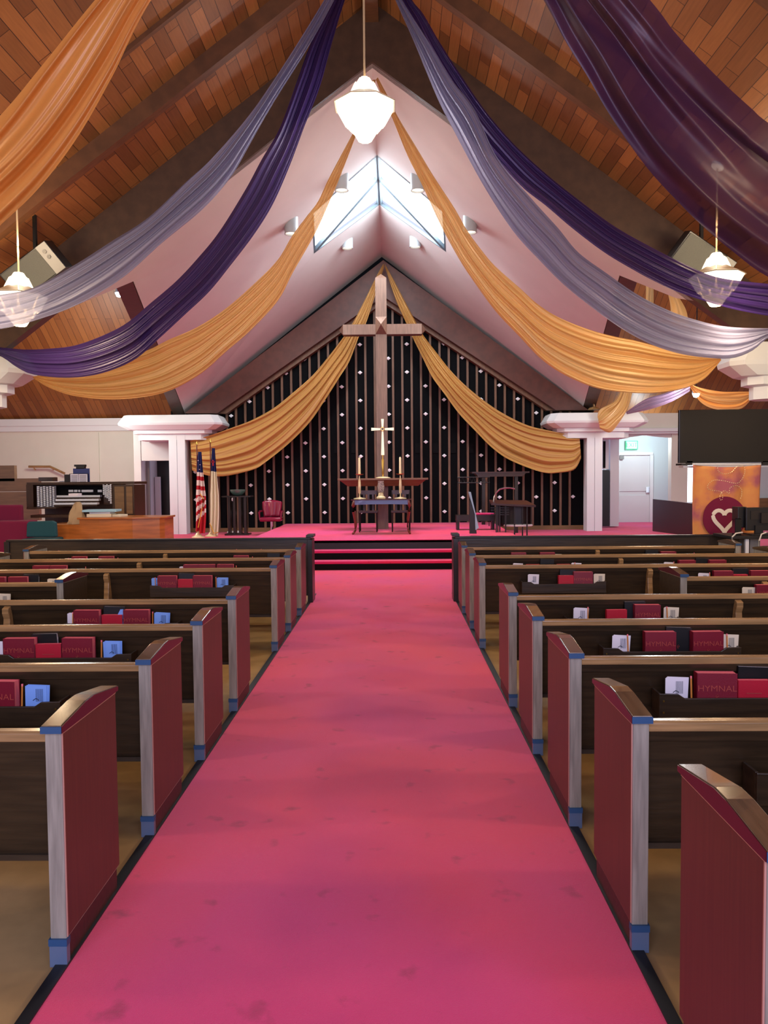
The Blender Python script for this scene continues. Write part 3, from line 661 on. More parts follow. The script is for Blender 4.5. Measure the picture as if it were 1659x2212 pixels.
n_ = Vector((SL, 0, 1)).normalized(); dk = MB(); dk.lathe([(0, -.03), (.07, -.025), (.085, -.005), (.085, .01)], (0, 0, 0), 20)
dk.xf(Matrix.Translation(c)@n_.to_track_quat('Z', 'Y').to_matrix().to_4x4())
tag(dk.build('smoke_detector', 'trimw', smooth=True), 'round white smoke detector on the right ceiling behind the plum drape', 'detector')
# ceiling speakers
for px, py, Y, rot, lb, s in ((76, 585, 10.4, -.62, 'grey slanted loudspeaker hung under the left ceiling behind a lamp', -1), (1516, 562, 10.6, .6, 'dark slanted loudspeaker under the right ceiling behind the lamp', 1)):
    c = P(px, py, Y); e = empty('ceiling_speaker', c, lb, 'speaker')
    Rm = Matrix.Translation(c)@(ry(rot)@rx(.35)).to_4x4()
    MB().prism([(-.38, -.21), (.38, -.21), (.38, .21), (-.38, .21)], 'y', -.12, .34).xf(Rm).build('cabinet', 'black', e, bevel=.01)
    MB().box(-.36, .22, -.145, -.12, -.19, .19).xf(Rm).build('grille', 'grille', e, bevel=.006)
    MB().box(.22, .37, -.14, -.12, -.2, .2).xf(Rm).build('side_plate', 'grey', e)
    kn = MB()
    for q in ((.29, .1), (.29, .02)): kn.add(*(lambda m_: (m_.v, m_.f))(MB().lathe([(0, 0), (.025, 0), (.025, .02), (0, .02)], (0, 0, 0), 12).xf(Matrix.Translation((q[0], -.14, q[1]))@Matrix.Rotation(math.pi/2, 4, 'X'))))
    kn.xf(Rm).build('knobs', 'black', e)
    MB().box(-.02, .02, 0, .05, .2, .9).xf(Matrix.Translation(c)).build('hanger', 'black', e)
# ================================================================== THE ALTAR END
# tall oak cross
YC = 17.8
zt = P(823, 600, YC).z; cxx = P(825, 900, YC).x; hw2 = .128
e = empty('altar_cross', (cxx, YC, .51), 'tall oak cross standing on the red platform in front of the slatted wall', 'cross')
mb = MB().box(cxx-hw2, cxx+hw2, YC, YC+2*hw2, .512, zt); mb.add([(cxx-hw2, YC, zt), (cxx+hw2, YC, zt), (cxx+hw2, YC+2*hw2, zt), (cxx-hw2, YC+2*hw2, zt), (cxx, YC+hw2, zt+.12)], [(0, 1, 4), (1, 2, 4), (2, 3, 4), (3, 0, 4)])
mb.build('upright', 'crossw', e)
za, zb = P(826, 722, YC).z, P(826, 700, YC).z; xa, xb = P(741, 711, YC).x, P(911, 711, YC).x; zc = (za+zb)/2
mb = MB().box(xa, xb, YC+.005, YC+2*hw2-.005, za, zb)
for x, s in ((xa, -1), (xb, 1)): mb.add([(x, YC+.005, za), (x, YC+.25, za), (x, YC+.25, zb), (x, YC+.005, zb), (x+s*.10, YC+hw2, zc)], [(0, 1, 4), (1, 2, 4), (2, 3, 4), (3, 0, 4)])
mb.build('crossbar', 'crossw', e)
mb = MB(); q = .13; zq = P(825, 703, YC).z
mb.add([(cxx-q, YC, zq-.20), (cxx+q, YC, zq-.20), (cxx+q, YC, zq+.20), (cxx-q, YC, zq+.20), (cxx, YC-.17, zq)], [(0, 1, 4), (1, 2, 4), (2, 3, 4), (3, 0, 4)])
mb.build('centre_boss', 'crossw', e)
# altar shelf on the cross
YS = 17.25
zs = P(826, 1033, YS).z; xa, xb = P(729, 1035, YS).x, P(925, 1035, YS).x; zl = P(826, 1050, YS+.1).z
e = empty('altar_shelf', (cxx, YS, zs-.2), 'long tapered wooden altar shelf fixed to the foot of the tall cross', 'altar')
MB().box(xa, xb, YS, YC, zs-.045, zs).build('shelf_top', 'altar', e, bevel=.006)
mb = MB(); i1, i2 = xa+.05, xb-.05; j1, j2 = xa+.22, xb-.22
mb.add([(i1, YS+.04, zs-.045), (i2, YS+.04, zs-.045), (i2, YC-.02, zs-.045), (i1, YC-.02, zs-.045), (j1, YS+.12, zl), (j2, YS+.12, zl), (j2, YC-.02, zl), (j1, YC-.02, zl)], [(0, 1, 2, 3), (4, 7, 6, 5), (0, 4, 5, 1), (1, 5, 6, 2), (2, 6, 7, 3), (3, 7, 4, 0)])
mb.build('apron', 'altar', e)
# brass cross on the shelf
cb = Vector((P(827, 1000, 17.5).x, 17.5, zs+.001)); pz = lambda y: P(827, y, 17.5).z-cb.z
e = empty('brass_cross', cb, 'slender brass cross with flared arms standing on the altar shelf', 'cross')
MB().lathe([(0, 0), (.17, 0), (.17, .012), (.10, .03), (0, .035)], cb, 28).build('base', 'brassw', e, smooth=True)
MB().lathe([(.008, .03), (.012, .05), (.025, .09), (.026, pz(993)), (.012, pz(990)), (.01, pz(983))], cb, 12).build('stem', 'brass', e, smooth=True)
mb = MB(); zc2 = pz(927)
def flare(mb, p, q, w0, w1, t=.018):
    p, q = Vector(p), Vector(q); d = (q-p).normalized(); s_ = Vector((d.z, 0, -d.x))
    vs = [p-s_*w0/2, p+s_*w0/2, q+s_*w1/2, q-s_*w1/2]; vs = [cb+v+Vector((0, -t/2, 0)) for v in vs]+[cb+v+Vector((0, t/2, 0)) for v in vs]
    mb.add(vs, [(0, 1, 2, 3), (4, 7, 6, 5), (0, 4, 5, 1), (1, 5, 6, 2), (2, 6, 7, 3), (3, 7, 4, 0)])
flare(mb, (0, 0, zc2), (0, 0, pz(905)), .035, .062); flare(mb, (0, 0, zc2), (.255, 0, zc2), .035, .068); flare(mb, (0, 0, zc2), (-.255, 0, zc2), .035, .068); flare(mb, (0, 0, zc2), (0, 0, pz(983)), .035, .075)
mb.build('cross_arms', 'brassw', e)
mb = MB(); tr_ = [cb+Vector((.04*math.cos(a*.5236), -.02, zc2+.04*math.sin(a*.5236))) for a in range(13)]; mb.tube(tr_, .009, 8); mb.build('ring', 'brass', e, smooth=True)
# communion table
YT = 16.1; zt = P(824, 1078, YT).z; xa, xb = P(758, 1080, YT).x, P(889, 1080, YT).x; YT2 = YT+.62
e = empty('communion_table', ((xa+xb)/2, YT+.3, .512), 'mahogany communion table with curved legs and a mirror-glossy top on the red platform', 'table')
MB().box(xa, xb, YT-.02, YT2, zt-.022, zt).build('table_top', 'tabletop', e, bevel=.008)
MB().prism([(xa+.05, zt-.022), (xb-.05, zt-.022), (xb-.05, zt-.12), ((xa+xb)/2+.2, zt-.11), ((xa+xb)/2-.2, zt-.11), (xa+.05, zt-.12)], 'y', YT+.02, YT2-.04).build('apron', 'apron', e)  # blue reflected light put into the apron's base colour
for sx in (0, 1):
    for sy in (0, 1):
        bx = (xa+.065, xb-.065)[sx]; by = (YT+.05, YT2-.07)[sy]; o = (-1, 1)[sx]
        hL = zt-.022-.512; pts = [(0, 0), (.004, .06), (.022, .16), (.016, .34), (-.012, .6), (-.016, .8), (-.002, .92), (.03, .97), (.036, 1)]
        rr = [.034, .036, .036, .028, .020, .016, .017, .026, .012]
        MB().tube([(bx+o*a_, by-(.02 if not sy else -.02)*(a_*20), zt-.022-hL*t_) for a_, t_ in pts], rr, 10).build('leg', 'mahog', e, smooth=True)
# candlesticks
c0 = None
for px, lb in ((777, 'tall brass candlestick with cream candle on the left of the communion table'), (865, 'tall brass candlestick with cream candle on the right of the communion table')):
    c = Vector((P(px, 1078, YT+.3).x, YT+.3, zt+.001))
    if c0 is None:
        hh = lambda y: P(px, y, YT+.3).z-c.z
        c0 = empty('candlestick', c, lb, 'candlestick', 'brass candlesticks')
        MB().lathe([(0, 0), (.13, 0), (.13, .01), (.06, .022), (.014, .035), (.011, .1), (.028, .13), (.03, .28), (.022, .4), (.012, .42), (.01, hh(1026)-.02)], c, 20).build('stem', 'brassw', c0, smooth=True)
        MB().lathe([(0, hh(1027)), (.085, hh(1025)), (.09, hh(1024)), (.0, hh(1025)+.005)], c, 20).build('drip_dish', 'brass', c0, smooth=True)
        MB().lathe([(0, hh(1024)), (.026, hh(1024)), (.022, hh(990)), (.012, hh(988)), (0, hh(988))], c, 14).build('candle', 'wax', c0, smooth=True)
        MB().tube([c+Vector((0, 0, hh(988)-.01)), c+Vector((.004, 0, hh(985)))], .003, 6).build('wick', 'black', c0)
    else: dup(c0, c, label=lb)
c = Vector((P(823, 1078, YT+.25).x, YT+.25, zt+.001))
e = empty('carved_vase', c, 'pale carved chalice-shaped vase at the centre of the communion table', 'vase')
MB().lathe([(0, 0), (.095, 0), (.10, .03), (.06, .06), (.05, .12), (.062, .13)], c, 24).build('foot', 'brassw', e, smooth=True)
MB().lathe([(.062, .13), (.07, .18), (.075, .25), (.06, .34), (.066, .38), (.058, .38), (.05, .34), (.06, .25), (0, .16)], c, 24).build('cup', 'vasem', e, smooth=True)
# side chairs behind the table
def side_chair(c, label, grp):
    e = empty('side_chair', c, label, 'chair', grp); x, y, z = c
    MB().box(x-.22, x+.22, y-.22, y+.22, z+.42, z+.46).build('seat', 'shelfdark', e, bevel=.01)
    for sx in (-1, 1):
        MB().tube([(x+sx*.19, y-.19, z+.42), (x+sx*.19, y-.19, z)], [.022, .015], 8).build('leg', 'black', e)
        MB().tube([(x+sx*.19, y+.2, z+.9), (x+sx*.19, y+.19, z+.42), (x+sx*.19, y+.24, z)], [.016, .022, .015], 8).build('leg', 'black', e)
    b = MB().box(x-.2, x+.2, y+.185, y+.215, z+.82, z+.91)
    for q in (-.1, 0, .1): b.box(x+q-.02, x+q+.02, y+.19, y+.205, z+.46, z+.82)
    b.build('backrest', 'shelfdark', e)
    return e
sc = side_chair(Vector((P(797, 1140, 17.3).x, 17.0, .512)), 'dark wooden chair behind the communion table, left of the cross', 'dark altar chairs')
dup(sc, Vector((P(866, 1140, 17.3).x, 17.0, .512)), label='dark wooden chair behind the communion table, right of the cross')
# baptismal font and small things at left
YF = 19.2; c = Vector((P(513, 1070, YF).x, YF, .30)); zf = P(513, 1071, YF).z
e = empty('baptismal_font', c, 'dark stand with a flat shelf holding a green bowl, left of the red chair', 'font')
MB().box(c.x-.36, c.x+.36, YF-.2, YF+.25, zf-.03, zf).build('shelf_top', 'darkscreen', e)
b = MB()
for q in (-.2, -.07, .07, .2): b.box(c.x+q-.03, c.x+q+.03, YF-.1, YF+.1, .34, zf-.03)
b.build('posts', 'darkscreen', e); MB().box(c.x-.3, c.x+.3, YF-.18, YF+.2, .30, .34).build('base', 'darkscreen', e)
cbw = Vector((P(514, 1070, YF).x, YF, zf+.001))
tag(MB().lathe([(0, 0), (.05, .0), (.12, .03), (.185, .10), (.2, .155), (.19, .155), (.11, .05), (0, .03)], cbw, 28).build('glass_bowl', 'green', smooth=True), 'sea green glass bowl on the dark font stand', 'bowl')
c = PZ(508, 1152, .30); tag(MB().box(c.x-.19, c.x+.19, c.y-.1, c.y+.1, .301, .36).build('floor_light', 'trimw', bevel=.015), 'low white strip light on the floor before the font', 'floor light')
# red chair
YR = 18.9; c = Vector((P(587, 1140, YR).x, YR, .30)); x, y, z = c
e = empty('armchair', c, 'burgundy leather swivel armchair beside the red platform', 'chair')
mb = MB(); R_ = []
for i in range(9):
    t_ = i/8; r2 = []
    for j in range(9):
        v = j/8-.5; wdt = .40+.10*math.sin(t_*1.8)
        r2.append(Vector((x+v*wdt, y+.18+.07*t_-.12*(2*v)**2, z+.46+t_*.40-(.03*(2*v)**2 if t_ > .9 else 0))))
    R_.append(r2)
bk = MB().grid(R_).build('backrest', 'burg', e, smooth=True); so = bk.modifiers.new('solid', 'SOLIDIFY'); so.thickness = .07
MB().box(x-.26, x+.26, y-.26, y+.22, z+.36, z+.46).build('seat', 'burg', e, bevel=.03, smooth=True)
for s in (-1, 1):
    MB().tube([(x+s*.25, y+.2, z+.60), (x+s*.28, y-.05, z+.60), (x+s*.27, y-.2, z+.58), (x+s*.26, y-.2, z+.4)], [.025, .03, .025, .02], 8).build('armrest', 'burg', e, smooth=True)
MB().lathe([(0, .08), (.035, .08), (.035, .36), (0, .36)], c, 12).build('pedestal', 'steel', e)
b = MB()
for k in range(5):
    a_ = k*1.2566; b.tube([(x, y, z+.1), (x+.28*math.cos(a_), y+.28*math.sin(a_), z+.03)], [.025, .02], 6)
b.build('star_base', 'black', e)
# flags
def hangflag(px0, px1, y0, y1, Y, bands, name, parent, seed, skew=8):
    """bands: list of (fraction, material) from the top; cloth hangs in folds"""
    rnd = random.Random(seed); n, m_ = 60, 26; rows = []
    for i in range(n):
        t_ = i/(n-1); w = min(1, .35+1.2*t_)*(1-.18*max(0, t_-.8)*5*.5); r2 = []
        for j in range(m_):
            v = j/(m_-1); pxx = px0+(px1-px0)*(.5+(v-.5)*w)+skew*t_*.5*math.sin(t_*3)
            p = P(pxx, y0+(y1-y0)*t_+(4 if v > .5 else 0)*t_, Y)
            p.y += .05*math.sin(v*17+t_*2.2)*min(1, t_*2+.2); r2.append(p)
        rows.append(r2)
    mb = MB().grid(rows); o = mb.build(name, bands[0][1], parent, smooth=False, fixn=False)
    o.data.polygons.foreach_set('use_smooth', [True]*len(o.data.polygons))
    names = [bands[0][1]]
    for _, b_ in bands:
        if b_ not in names: names.append(b_); o.data.materials.append(M[b_])
    for k, p_ in enumerate(o.data.polygons):
        i, j = divmod(k, m_-1); t_ = i/(n-1)+.10*(j/(m_-1))*(t2 if (t2 := i/(n-1)) > .55 else 0)*2
        acc = 0
        for fr__, b_ in bands:
            acc += fr__
            if t_ <= acc: break
        p_.material_index = names.index(b_)
    return o
for px, tp, lb, nm in ((428, 962, 'us', 'flag with red and white stripes and a blue starred corner on a brass-footed pole'), (457, 957, 'chr', 'white church flag with dark blue corner and red cross on a brass-footed pole')):
    Y = 18.4 if lb == 'us' else 18.75; c = Vector((P(px, 1157, Y).x, Y, .30)); ht = P(px, tp, Y).z-.3
    e = empty('flag_stand', c, nm, 'flag')
    MB().lathe([(0, 0), (.155, 0), (.155, .02), (.09, .05), (.035, .12), (.02, .2), (0, .2)], c, 24).build('base', 'brassw', e, smooth=True)
    MB().tube([c+Vector((0, 0, .15)), c+Vector((.01, 0, ht))], .014, 8).build('pole', 'mahog', e)
    MB().lathe([(.0, 0), (.03, .02), (.012, .06), (0, .12)], c+Vector((.01, 0, ht)), 10).build('finial', 'brass', e, smooth=True)
    if lb == 'us':
        b_ = [(.24, 'flagb')]+[(.06, 'flagw'), (.055, 'flagr')]*6+[(.1, 'flagr')]
        fo = hangflag(420, 443, 976, 1148, Y-.06, b_, 'flag_cloth', e, 3)
        st = MB()
        for q in ((432, 1004), (431, 1014), (428, 995)):
            p = P(q[0], q[1], Y-.14); st.lathe([(0, -.012), (.014, 0), (0, .012)], p, 6)
        st.build('stars', 'flagw', fo)
        MB().tube([P(432, 1066, Y-.13), P(440, 1078, Y-.13), P(436, 1100, Y-.13), P(428, 1140, Y-.13)], .012, 6).build('fringe', 'fringe', fo, smooth=True)
    else:
        fo = hangflag(451, 471, 968, 1152, Y-.06, [(.27, 'flagb'), (.73, 'flagcream')], 'flag_cloth', e, 5)
        q = P(460, 1000, Y-.13); MB().box(q.x-.012, q.x+.012, q.y, q.y+.01, q.z-.07, q.z+.07).box(q.x-.035, q.x+.035, q.y, q.y+.01, q.z+.01, q.z+.035).build('red_cross', 'flagr', fo)
        MB().tube([P(453, 1130, Y-.1), P(462, 1152, Y-.12), P(471, 1150, Y-.12)], .012, 6).build('fringe', 'fringe', fo, smooth=True)
# right of the platform: shelf, rack, lectern, screen, bench, stool
Y = 19.2; zf = P(1075, 1019, Y).z; xa, xb = P(1018, 1022, Y).x, P(1141, 1022, Y).x
e = empty('side_altar_shelf', ((xa+xb)/2, Y, .3), 'dark cherry shelf table before the right part of the slatted wall', 'table')
MB().box(xa, xb, Y-.2, Y+.3, zf-.035, zf).build('shelf_top', 'shelfdark', e)
MB().prism([(xa+.08, zf-.035), (xb-.08, zf-.035), (xb-.16, zf-.12), (xa+.16, zf-.12)], 'y', Y-.16, Y+.25).build('apron', 'shelfdark', e)
for x in (xa+.3, xb-.3): MB().box(x-.04, x+.04, Y-.05, Y+.1, .302, zf-.12).build('leg', 'darkscreen', e)
Y = 18.6; e = empty('wire_rack', (P(1025, 1100, Y).x, Y, .3), 'thin black wire rack with zigzag top left of the dark shelf table', 'rack')
xa, xb = P(988, 1035, Y).x, P(1058, 1035, Y).x; za, zb = P(1020, 1043, Y).z, P(1020, 1031, Y).z
b = MB().tube([(xa, Y, zb), (xb, Y, zb)], .012, 6).tube([(xa, Y, za), (xb, Y, za)], .012, 6)
k = 9
for i in range(k):
    x0_, x1_ = xa+(xb-xa)*i/k, xa+(xb-xa)*(i+1)/k; b.tube([(x0_, Y, za), ((x0_+x1_)/2, Y, zb), (x1_, Y, za)], .006, 5)
b.build('zigzag_rail', 'black', e)
for x in (xa+.02, xb-.02):
    b = MB().tube([(x, Y, zb), (x, Y, .302)], .012, 6).build('leg', 'black', e)
Y = 16.6; base = .512 if False else .30
xa, xb = P(1058, 1085, Y).x, P(1150, 1085, Y).x; zf = P(1100, 1084, Y).z
e = empty('lectern', ((xa+xb)/2, Y, .3), 'dark lectern with slender posts and a chrome gooseneck lamp beside the platform', 'lectern')
b = MB().add([(xa, Y-.25, zf-.02), (xb+.03, Y-.25, zf-.07), (xb-.08, Y+.3, zf+.02), (xa+.02, Y+.3, zf+.04), (xa, Y-.25, zf-.06), (xb+.03, Y-.25, zf-.11), (xb-.08, Y+.3, zf-.02), (xa+.02, Y+.3, zf)], [(0, 1, 2, 3), (4, 7, 6, 5), (0, 4, 5, 1), (1, 5, 6, 2), (2, 6, 7, 3), (3, 7, 4, 0)])
b.build('desk_top', 'shelfdark', e)
cx_ = P(1115, 1100, Y).x; pts = []
for i in range(13):
    a_ = math.pi*(.02+.96*i/12); pts.append((cx_+.36*math.cos(a_), Y+.1+.22*math.sin(a_)))
pts2 = [(cx_+(p[0]-cx_)*.92, Y+.1+(p[1]-Y-.1)*.88) for p in pts[::-1]]
MB().prism(pts+pts2, 'z', .62, zf-.08).build('curved_back', 'darkscreen', e)
for i, q in enumerate((1070, 1074, 1079, 1090, 1110, 1128, 1136)):
    x = P(q, 1100, Y).x; yy = Y-.15+.05*(i % 3)
    MB().box(x-.013, x+.013, yy, yy+.026, .302, zf-.06).build('post', 'black', e)
b = MB()
for i in range(4): b.box(xa+.02, P(1100, 1100, Y).x, Y+.02, Y+.04, zf-.14-.05*i, zf-.115-.05*i)
b.build('louvre', 'black', e)
g0 = P(1066, 1084, Y); gp = [P(*q, Y) for q in ((1066, 1084), (1067, 1075), (1071, 1065), (1079, 1057), (1090, 1054), (1102, 1054), (1112, 1056))]
MB().tube(gp, [.014, .016, .018, .018, .018, .016, .022], 8).build('gooseneck_lamp', 'steel', e, smooth=True)
MB().lathe([(0, 0), (.30, 0), (.32, .02), (.30, .04), (0, .04)], Vector((P(1120, 1135, Y).x, Y+.05, P(1120, 1137, Y).z)), 28, sy=.5).build('lower_shelf', 'trimw', e, smooth=True)
Y = 15.5; e = empty('stage_screen', (P(1020, 1150, Y).x, Y, .512), 'tall thin tilted screen seen edge-on with a pale cyan edge on the platform', 'screen')
b = MB(); a0 = [P(1015, 1080, Y), P(1026, 1110, Y), P(1030, 1153, Y), P(1015, 1153, Y)]
b.prism([(v.x, v.z) for v in a0], 'y', Y+.02, Y+.12).build('body', 'black', e)
a0 = [P(1012, 1062, Y), P(1017, 1063, Y), P(1034, 1140, Y), P(1027, 1145, Y), P(1026, 1112, Y)]
MB().prism([(v.x, v.z) for v in a0], 'y', Y-.02, Y+.1).build('panel_edge', 'ltblue', e)
Y = 17.2; xa, xb = P(986, 1112, Y).x, P(1070, 1112, Y).x; zf = P(1028, 1113, Y).z
e = empty('low_bench', ((xa+xb)/2, Y, .512), 'low dark bench with red cushion on the platform behind the tilted screen', 'bench')
MB().box(xa, xb, Y, Y+.35, zf-.13, zf).build('seat_box', 'darkscreen', e)
MB().box(xa+.45, xb-.02, Y+.03, Y+.33, zf+.001, zf+.04).build('cushion', 'carpet', e, bevel=.01)
for x in (xa+.04, xb-.04): MB().box(x-.03, x+.03, Y+.05, Y+.3, .513, zf-.13).build('leg', 'black', e)
# ================================================================== LEFT: ORGAN CORNER
Y = 13.4
e = empty('organ_console', (P(172, 1110, Y).x, Y, .3), 'dark walnut organ console with white stop knobs and three keyboards', 'organ')
b = MB(); pbox(b, 57, 290, 1041, 1047, Y, .7); b.build('top', 'organ', e, bevel=.005)
b = MB(); pbox(b, 57, 72, 1047, 1100, Y, .7); zb_ = min(v.z for v in b.v); b.box(P(72, 1100, Y).x-.05, P(243, 1100, Y).x, Y+.55, Y+.7, .302, P(100, 1047, Y).z); b.build('case', 'organ', e)
b = MB(); pbox(b, 57, 120, 1096, 1099, Y-.3, .6); pbox(b, 66, 245, 1112, 1118, Y-.35, .3); b.build('key_shelf', 'organ', e)
b = MB(); pbox(b, 243, 290, 1047, 1118, Y, .6); bb = b.build('side_cabinet', 'organ', e)
b = MB(); pbox(b, 248, 268, 1051, 1110, Y-.015, .015); pbox(b, 273, 286, 1051, 1110, Y-.015, .015); b.build('side_panels', 'tanwood', bb)
for nm, x0, x1, y0, y1, ang, cs, rs in (('left', 78, 118, 1050, 1095, .35, 6, 11), ('right', 220, 246, 1046, 1090, -.35, 5, 11)):
    c1 = P(x0, y0, Y); c2 = P(x1, y1, Y); w = c2.x-c1.x; h = c1.z-c2.z; ctr = Vector(((c1.x+c2.x)/2, Y+.05, (c1.z+c2.z)/2))
    Rm = Matrix.Translation(ctr)@Matrix.Rotation(ang, 4, 'Z')
    j = MB().box(-w/2, w/2, -.02, .05, -h/2, h/2).xf(Rm).build('stop_jamb', 'organ', e)
    k0 = None
    for cc in range(cs):
        for rr_ in range(rs):
            if nm == 'right' and rr_ > 5+cc*1.3: continue
            lx = -w/2+w*(cc+.7)/(cs+.4); lz = h/2-h*(rr_+.5+(.5 if cc % 2 else 0))/(rs+.5)
            p = Rm@Vector((lx, -.03, lz))
            if k0 is None:
                k0 = MB().add(*(lambda m_: (m_.v, m_.f))(MB().lathe([(0, 0), (.014, 0), (.014, .03), (0, .034)], (0, 0, 0), 10).xf(Matrix.Translation(p)@Matrix.Rotation(math.pi/2, 4, 'X')))).build('stop_knob', 'trimw', j); pk = p
            else:
                d = k0.copy(); COL.objects.link(d); d.parent = j; d.location = p-pk
for i, (y0, x0, x1) in enumerate(((1070, 122, 216), (1078, 120, 213), (1086, 116, 210))):
    b = MB(); pbox(b, x0, x1, y0, y0+4, Y+.1-.09*i, .1); kb = b.build('keyboard', 'trimw', e)
    b = MB()
    for q in range(24):
        if q % 7 in (2, 6): continue
        xx = x0+(x1-x0)*(q+.8)/24.5; pbox(b, xx, xx+1.6, y0-.6, y0+1.2, Y+.12-.09*i, .06)
    b.build('black_keys', 'black', kb)
    b = MB(); pbox(b, x0, x1, y0+4.2, y0+7.6, Y+.12-.09*i, .08); b.build('key_slip', 'organ', e)
b = MB(); pbox(b, 118, 220, 1050, 1070, Y+.28, .1); pn_ = b.build('control_panel', 'blackpanel', e)
b = MB()
for x0_, x1_ in ((148, 158), (160, 167), (169, 173), (176, 201), (211, 220)): pbox(b, x0_, x1_, 1058, 1063, Y+.26, .02)
b.build('control_tabs', 'trimw', pn_)
YM = 13.5; zt_ = P(150, 1041, YM-.1).z
def pobj(name, rects, Y, d, m, label, catg, **k):
    b = MB()
    for r_ in rects: pbox(b, *r_, Y, d)
    return tag(b.build(name, m, **k), label, catg)
pobj('music_folder', [(158, 193, 1012, 1042)], YM+.02, .02, 'navy', 'navy blue music folder standing on top of the organ', 'folder')
op = empty('open_music_book', P(170, 1044, YM-.06), 'open music book with white pages leaning on top of the organ', 'book')
b = MB(); pbox(b, 152, 169, 1024, 1043.5, YM-.06, .02); pbox(b, 170, 188, 1024, 1043.5, YM-.06, .02); b.build('pages', 'paper', op)
b = MB(); pbox(b, 139, 151, 1025, 1043.5, YM-.06, .03); pbox(b, 150, 190, 1023, 1043.5, YM-.035, .012); b.build('cover', 'blackc', op)
b = MB()
for i in range(6):
    for x0_, x1_ in ((154, 167), (172, 186)): pbox(b, x0_, x1_, 1027+i*2.6, 1027.8+i*2.6, YM-.063, .002)
b.build('note_lines', 'ink', op)
pobj('clip_lamp', [(160, 183, 1003.5, 1008), (164, 182, 1008, 1013)], YM+.02, .08, 'black', 'small black clip lamp above the navy folder on the organ', 'lamp')
pobj('loose_sheets', [(118, 140, 1040, 1042.5), (128, 150, 1038.5, 1041)], YM-.02, .15, 'paper', 'loose white sheets on the left half of the organ top', 'paper')
# handrail and panelling
hr = empty('handrail', P(100, 1008, 22.2), 'short wooden handrail on the white wall above the organ', 'handrail')
MB().tube([P(62, 1008, 22.2), P(108, 1008, 22.2), P(140, 1023, 22.2)], .035, 8).build('rail', 'rail', hr)
for q in ((72, 1012), (112, 1012)): MB().tube([P(*q, 22.2)+Vector((0, .0, .04)), P(*q, 22.4)+Vector((0, .12, -.04))], .02, 6).build('bracket', 'brass', hr)
pobj('choir_screen', [(-120, 31, 1006, 1040), (-120, 84, 1034, 1062), (-120, 84, 1063, 1125)], 16.5, .12, 'tanwood', 'stepped tan wooden choir screen left of the organ', 'screen')
pobj('small_box', [(83, 114, 1031, 1040)], 14.0, .2, 'organ', 'small dark wooden box at the left end behind the organ', 'box')
e = empty('choir_bench', (P(20, 1160, 12.2).x, 12.2, .3), 'maroon upholstered choir seats at the left edge', 'seat')
b = MB(); pbox(b, -60, 45, 1091, 1128, 12.6, .12); b.build('backrest', 'maroonf', e, bevel=.03)
b = MB(); pbox(b, -60, 59, 1126, 1200, 12.15, .4); zm = min(v.z for v in b.v); b.v = [Vector((v.x, v.y, .302 if v.z < zm+.2 else v.z)) for v in b.v]; b.build('seat', 'maroonf', e, bevel=.03)
e = empty('office_chair', (P(90, 1160, 12).x, 12, .3), 'dark teal upholstered chair behind the honey oak desk', 'chair')
a0 = [P(56, 1160, 12), P(57, 1132, 12), P(61, 1127, 12), P(112, 1125, 12), P(119, 1129, 12), P(121, 1160, 12)]
MB().prism([(v.x, v.z) for v in a0], 'y', 12.0, 12.09).build('backrest', 'teal', e, bevel=.02)
MB().box(a0[0].x, a0[-1].x, 11.8, 12.3, .72, .8).build('seat', 'teal', e, bevel=.03)
MB().tube([(a0[0].x+.25, 12.05, .72), (a0[0].x+.25, 12.05, .302)], .03, 8).build('pedestal', 'black', e)
# honey oak desk
Y = 12.4; e = empty('oak_desk', (P(230, 1160, Y).x, Y, .3), 'honey oak desk with a curved front, loaded with papers, before the organ', 'desk')
zt = P(250, 1117, Y).z; ztl = P(140, 1133, Y).z
fl = lambda px, dy: (P(px, 1140, Y).x, Y+dy)
front = [fl(100, .0), fl(150, -.03), fl(220, -.10), fl(290, -.08), fl(345, .0), fl(352, .1)]
rear = [fl(352, .6), fl(100, .6)]
MB().prism([front[i] for i in range(6)]+rear, 'z', .302, ztl-.0).build('body', 'oak', e)
hi = [fl(175, -.06), fl(220, -.10), fl(290, -.08), fl(345, 0), fl(352, .1), fl(352, .6), fl(175, .6)]
MB().prism(hi, 'z', ztl, zt-.03).build('upper_body', 'oak', e)
h2 = [fl(172, -.1), fl(220, -.14), fl(290, -.12), fl(348, -.03), fl(356, .1), fl(356, .62), fl(172, .62)]
MB().prism(h2, 'z', zt-.03, zt).build('desk_top', 'oak', e, bevel=.006)
def sheet(name, px0, px1, ybot, th, Y0_, d, m, label, catg, z, yaw=0):
    x0_, x1_ = P(px0, ybot, Y0_).x, P(px1, ybot, Y0_).x
    return tag(MB().box(x0_, x1_, Y0_, Y0_+d, z, z+th, rot=rz(yaw)).build(name, m, bevel=.003), label, catg)
zz = zt+.001
sheet('song_book', 187, 240, 1118, .05, 12.45, .24, 'cream2', 'thick cream book at the bottom of the pile on the oak desk', 'book', zz)
sheet('song_book', 193, 238, 1112, .03, 12.47, .22, 'paper', 'white book second in the pile on the oak desk', 'book', zz+.051)
o = sheet('ring_binder', 176, 248, 1100, .035, 12.42, .34, 'ltblue', 'pale blue ring binder on top of the pile on the oak desk', 'binder', zz+.083, .1)
sheet('paper_stack', 238, 264, 1118, .035, 12.5, .22, 'cream2', 'loose papers lying right of the book pile on the oak desk', 'paper', zz, -.3)
